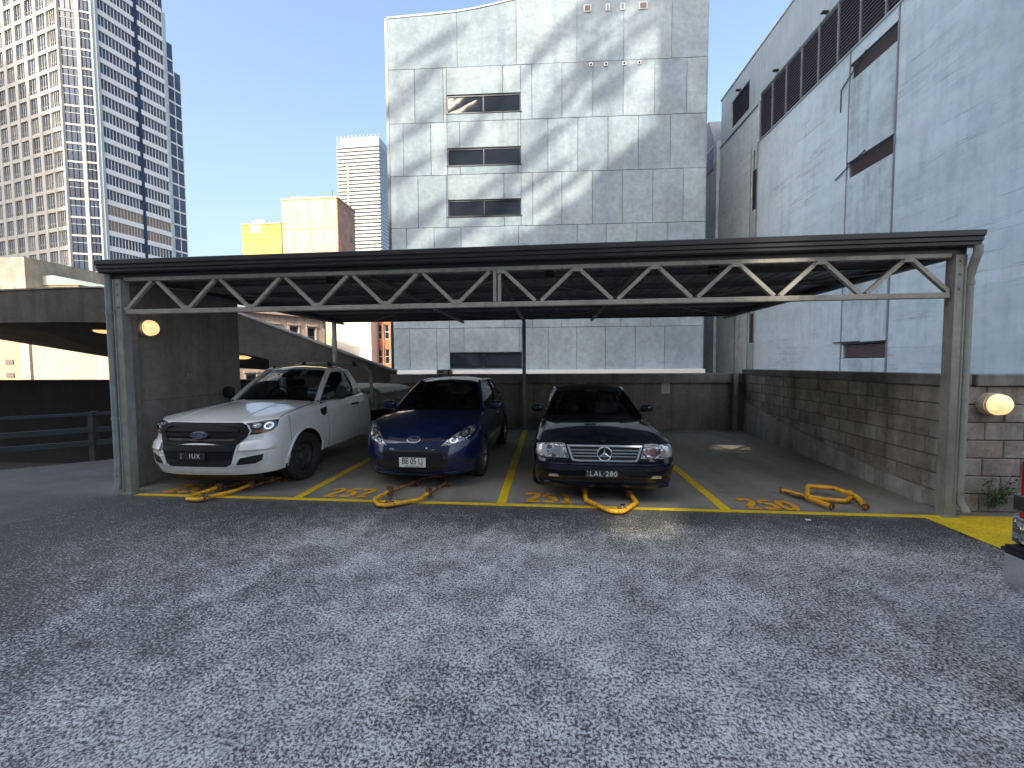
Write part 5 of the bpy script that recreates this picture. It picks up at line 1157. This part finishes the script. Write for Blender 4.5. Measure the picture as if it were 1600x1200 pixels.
    for i in range(15):
        row = []
        for j in range(13):
            u, v = i/14, j/12; ex = max(abs(2*u-1), abs(2*v-1)); row.append((-.98+1.96*u, 3.25+2.15*v, 1.17+.10*(1-ex**4)+rr.uniform(-.018, .018)-(.05 if ex > .98 else 0)))
        P.append(row)
    MB().grid(P).build('tarpaulin', M_tarp, tr, 70)
    MB().box((-.75, 5.30, .45), (.75, 5.36, .55)).build('rear_bar', M_steel, car)
    MB().tube([(-.30, 1.90, 1.69), (-.30, 1.93, 1.70)], .02, 8).build('roof_aerial_base', M_blackpl, car)
ute()
# ------------------------------------------------------------------ red ute whose rear corner shows at the right edge
def red_ute():
    car = empty('red_ute', (2.585, 2.42, 0)); tag(car, 'red ute with chrome bumper, only its rear corner showing at the right edge', 'ute')
    bm = bmesh.new(); bmesh.ops.create_cube(bm, size=1)
    for v in bm.verts: v.co = Vector((2.66+v.co.x*5.1, -.86+v.co.y*1.80, .84+v.co.z*.72))
    bmesh.ops.bevel(bm, geom=list(bm.edges), offset=.09, segments=3, affect='EDGES', profile=.6); MB().bm(bm).build('body', M_pr, car, 40)
    MB().prism([(1.9, 1.2), (2.2, 1.72), (3.6, 1.74), (4.2, 1.2)], 'y', -1.62, -.10).build('cab', M_pr, car)
    MB().box((.08, -.1, .60), (.30, .03, .70)).build('bumper_mount', M_blackpl, car)
    t = MB().box((.05, -.16, .66), (.30, .035, 1.18), .03).build('tail_light', M_redlens, car)
    MB().box((.043, -.13, .86), (.20, .040, .96), .01).build('reverse_lens', M_lampdark, t); MB().box((.043, -.13, .68), (.24, .040, .83), .01).build('clear_section', M_refl, t)
    b = MB().prism([(.00, .46), (.05, .40), (.30, .40), (.34, .50), (.34, .60), (.0, .62)], 'y', -1.72, .02).build('rear_bumper', M_chrome, car)
    bm = bmesh.new(); bmesh.ops.create_cube(bm, size=1)
    for v in bm.verts: v.co = Vector((.16+v.co.x*.36, -.85+v.co.y*1.78, .645+v.co.z*.05))
    bmesh.ops.bevel(bm, geom=list(bm.edges), offset=.02, segments=2, affect='EDGES'); MB().bm(bm).build('bumper_step_pad', M_blackpl, b, 40)
    for x in (1.25, 4.4):
        for y, sg in ((-.12, 1), (-1.6, -1)):
            w = empty('wheel', (x, y, .36)); w.parent = car; MB().lathe([(.24, -.11), (.34, -.12), (.36, -.09), (.36, .09), (.34, .12), (.24, .11)], (0, 0, 0), (0, 1, 0), 32).build('tyre', M_tyre, w, 40); MB().lathe([(.245, .10), (.22, .06), (.06, .08), (0, .09)], (0, 0, 0), (0, sg, 0), 24).build('rim', M_silver, w, 40)
red_ute()
# ================================================================== fold-down bay barriers
M_bar = worn_steel('orange_tube_paint', (.85, .42, .015), (.10, .055, .035), .575, 8, 0, .45); M_barr = worn_steel('rusted_orange_tube', (.40, .17, .03), (.09, .045, .03), .47, 8, 0, .6)
def barrier(loc, rz, lab, front, rear, r=.023, hasp=True):
    root = empty('bay_barrier', loc, rz); tag(root, lab, 'barrier', 'fold-down bay barriers')
    def smooth_pts(P):
        out = [P[0]]
        for a, b, c in zip(P[:-2], P[1:-1], P[2:]):
            a, b, c = Vector(a), Vector(b), Vector(c); out += [tuple(b+(a-b).normalized()*.03), tuple(b+((a-b).normalized()+(c-b).normalized())*.007), tuple(b+(c-b).normalized()*.03)]
        return out+[P[-1]]
    MB().tube(smooth_pts(front), r, 12).build('front_hoop', M_bar, root, 60)
    if rear:
        MB().tube(smooth_pts(rear), r*.78, 12).build('rear_hoop', M_barr, root, 60)
        for e in (front[0], front[-1]): MB().lathe([(.02, -.05), (.042, -.05), (.042, .05), (.02, .05)], e, (0, 0, 1), 14).build('hinge', M_rust, root, 40)
    for e in ((rear[1], rear[-2]) if rear else ()):
        bp_ = MB().box((e[0]-.08, e[1]-.06, .001), (e[0]+.08, e[1]+.06, .012), .003).build('base_plate', M_rust, root)
        for bx_, by_ in ((-.055, -.035), (.055, .035)): MB().lathe([(.011, 0), (.011, .012), (0, .014)], (e[0]+bx_, e[1]+by_, .011), (0, 0, 1), 6).build('bolt', M_steel, bp_)
    if hasp:
        k = front[len(front)//2]; MB().box((k[0]-.05, k[1]+.03, .03), (k[0]+.05, k[1]+.09, .075), .008).build('lock_box', M_rust, root)
        MB().lathe([(.03, 0), (.03, .03), (.0, .035)], (k[0]+.01, k[1]+.06, .072), (0, 0, 1), 12).build('padlock', M_chrome, root, 40)
    return root
h_ = .045
barrier((-1.90, 4.75, 0), 0, 'rusty orange fold-down barrier lying in front of the blue hatchback', [(-.17, .12, h_+.03), (-.27, -.13, h_), (-.14, -.31, h_), (-.02, -.32, h_), (.30, -.08, h_), (.36, .10, h_+.03)], [(-.17, .13, h_), (-.03, .60, h_), (.14, .92, h_), (.36, .92, h_), (.44, .62, h_), (.37, .12, h_)])
barrier((.75, 4.72, 0), 0, 'orange fold-down barrier poking out under the black convertible', [(-.29, .34, h_+.03), (-.30, .08, h_), (-.06, -.27, h_), (.08, -.27, h_), (.30, .03, h_), (.27, .28, h_+.03)], [(-.29, .35, h_), (-.25, .8, h_), (.0, 1.0, h_), (.24, .8, h_), (.27, .30, h_)], .025)
barrier((-4.35, 4.72, 0), 0, 'orange fold-down barrier half under the white ute', [(-.12, .14, h_+.03), (-.22, -.13, h_), (-.20, -.27, h_), (-.02, -.28, h_), (.17, .10, h_), (.23, .28, h_+.03)], [(-.12, .15, h_), (.0, .62, h_), (.35, .70, h_), (.25, .32, h_)])
br = barrier((3.25, 4.95, 0), 0, 'loose folded orange barrier of two tubular hoops in the empty bay', [(.0, -.16, .05), (-.10, .10, .06), (.10, .42, .11), (.38, .36, .11), (.46, .10, .09), (.38, -.14, .05)], None, .027, False)
MB().tube([(-.22, .42, .05), (-.10, .26, .045), (.10, .10, .045), (.30, .06, .045), (.42, .14, .05), (.50, .26, .10)], .025, 12).build('rear_hoop', M_bar, br, 60)
MB().tube([(-.20, .38, .04), (.0, -.06, .04)], .02, 8).build('link_arm', M_barr, br, 60); MB().tube([(.46, .16, .05), (.40, -.10, .04)], .02, 8).build('link_arm', M_barr, br, 60)
for e, d in (((.0, -.16, .05), (.05, -.13, 0)), ((.38, -.14, .05), (-.04, -.13, 0)), ((-.22, .42, .05), (-.1, .1, 0))): MB().lathe([(.0, -.01), (.026, -.008), (.037, 0), (.040, .01), (.037, .016), (.026, .016), (.02, .0)], e, d, 14).build('tube_end', M_rust, br, 40)
# ================================================================== small things
M_sign = plain('sign_white', (.50, .50, .50), .5, var=.08, vs=8)
def wall_sign(x, z, w, h, lines, lab, size=.045):
    s_ = MB().box((x-w/2, 10.578, z-h/2), (x+w/2, 10.596, z+h/2), .003).build('wall_sign', M_sign); tag(s_, lab, 'sign', 'small signs on the back wall')
    for i, t in enumerate(lines): lettering('lettering', t, size, M_ink, s_, (x, 10.5765, z+(len(lines)-1)*size*.65-i*size*1.3), UP)
    return s_
s2 = wall_sign(.855, 1.165, .26, .17, [], 'white wall sign above the black convertible'); MB().box((.79, 10.574, 1.15), (.92, 10.577, 1.175)).build('lettering', M_ink, s2); wall_sign(3.04, 1.09, .21, .30, ['Reserved', 'Parking', 'Lobby'], 'tall white parking sign on the back wall of the empty bay', .045)
s1 = wall_sign(-4.50, 1.05, .30, .20, [], 'white wall sign between the white ute and blue hatchback'); MB().box((-4.44, 10.574, 1.03), (-4.40, 10.577, 1.10)).build('lettering', M_ink, s1)
bx = MB().box((-3.09, 10.58, 1.472), (-2.79, 10.84, 1.60), .004).build('cardboard_box', plain('white_carton', (.62, .62, .60), .6, var=.1, vs=12)); tag(bx, 'white carton with brown end standing on the coping behind the blue hatchback', 'box')
MB().prism([(-2.785, 1.473), (-2.70, 1.473), (-2.72, 1.585), (-2.785, 1.60)], 'y', 10.59, 10.83).build('box_end', plain('brown_carton', (.28, .19, .12), .8), bx)
MB().box((-3.05, 10.577, 1.51), (-2.9, 10.579, 1.55)).build('printed_stripe', M_alu, bx)
# weed growing out of the block wall
wd = empty('wall_weed', (4.98, 4.86, .03)); tag(wd, 'small leafy green weed growing from the foot of the block wall', 'plant')
rw = random.Random(4); lf = MB(); stm = MB()
for k in range(11):
    b = (rw.uniform(-.05, .06), -.005, rw.uniform(0, .1)); t = (b[0]+rw.uniform(-.10, .10), -rw.uniform(.03, .14), rw.uniform(.22, .42)); stm.tube([b, ((b[0]+t[0])/2, -.05, (b[2]+t[2])/2), t], .003, 5)
    for j in range(34):
        u = rw.uniform(.25, 1); c = Vector(b).lerp(Vector(t), u)+Vector((rw.gauss(0, .03), rw.gauss(-.01, .02), rw.gauss(0, .025))); d = Vector((rw.gauss(0, 1), rw.gauss(-.4, .6), rw.gauss(-.1, .7))).normalized(); n = d.cross(Vector((rw.gauss(0, 1), rw.gauss(0, 1), rw.gauss(0, 1)))).normalized(); s_ = rw.uniform(.010, .022)
        lf.add([c-d*s_, c+n*s_*.55, c+d*s_, c-n*s_*.55], [(0, 1, 2, 3)])
stm.build('stem', plain('weed_stem', (.08, .10, .04), .7), wd); lf.build('foliage', plain('weed_leaf', (.045, .10, .03), .55, var=.4, vs=30), wd)
lt = MB().box((2.78, 4.46, .002), (2.83, 4.49, .008)).build('paper_scrap', M_white); tag(lt, 'tiny scrap of white paper on the asphalt below the 250', 'litter')
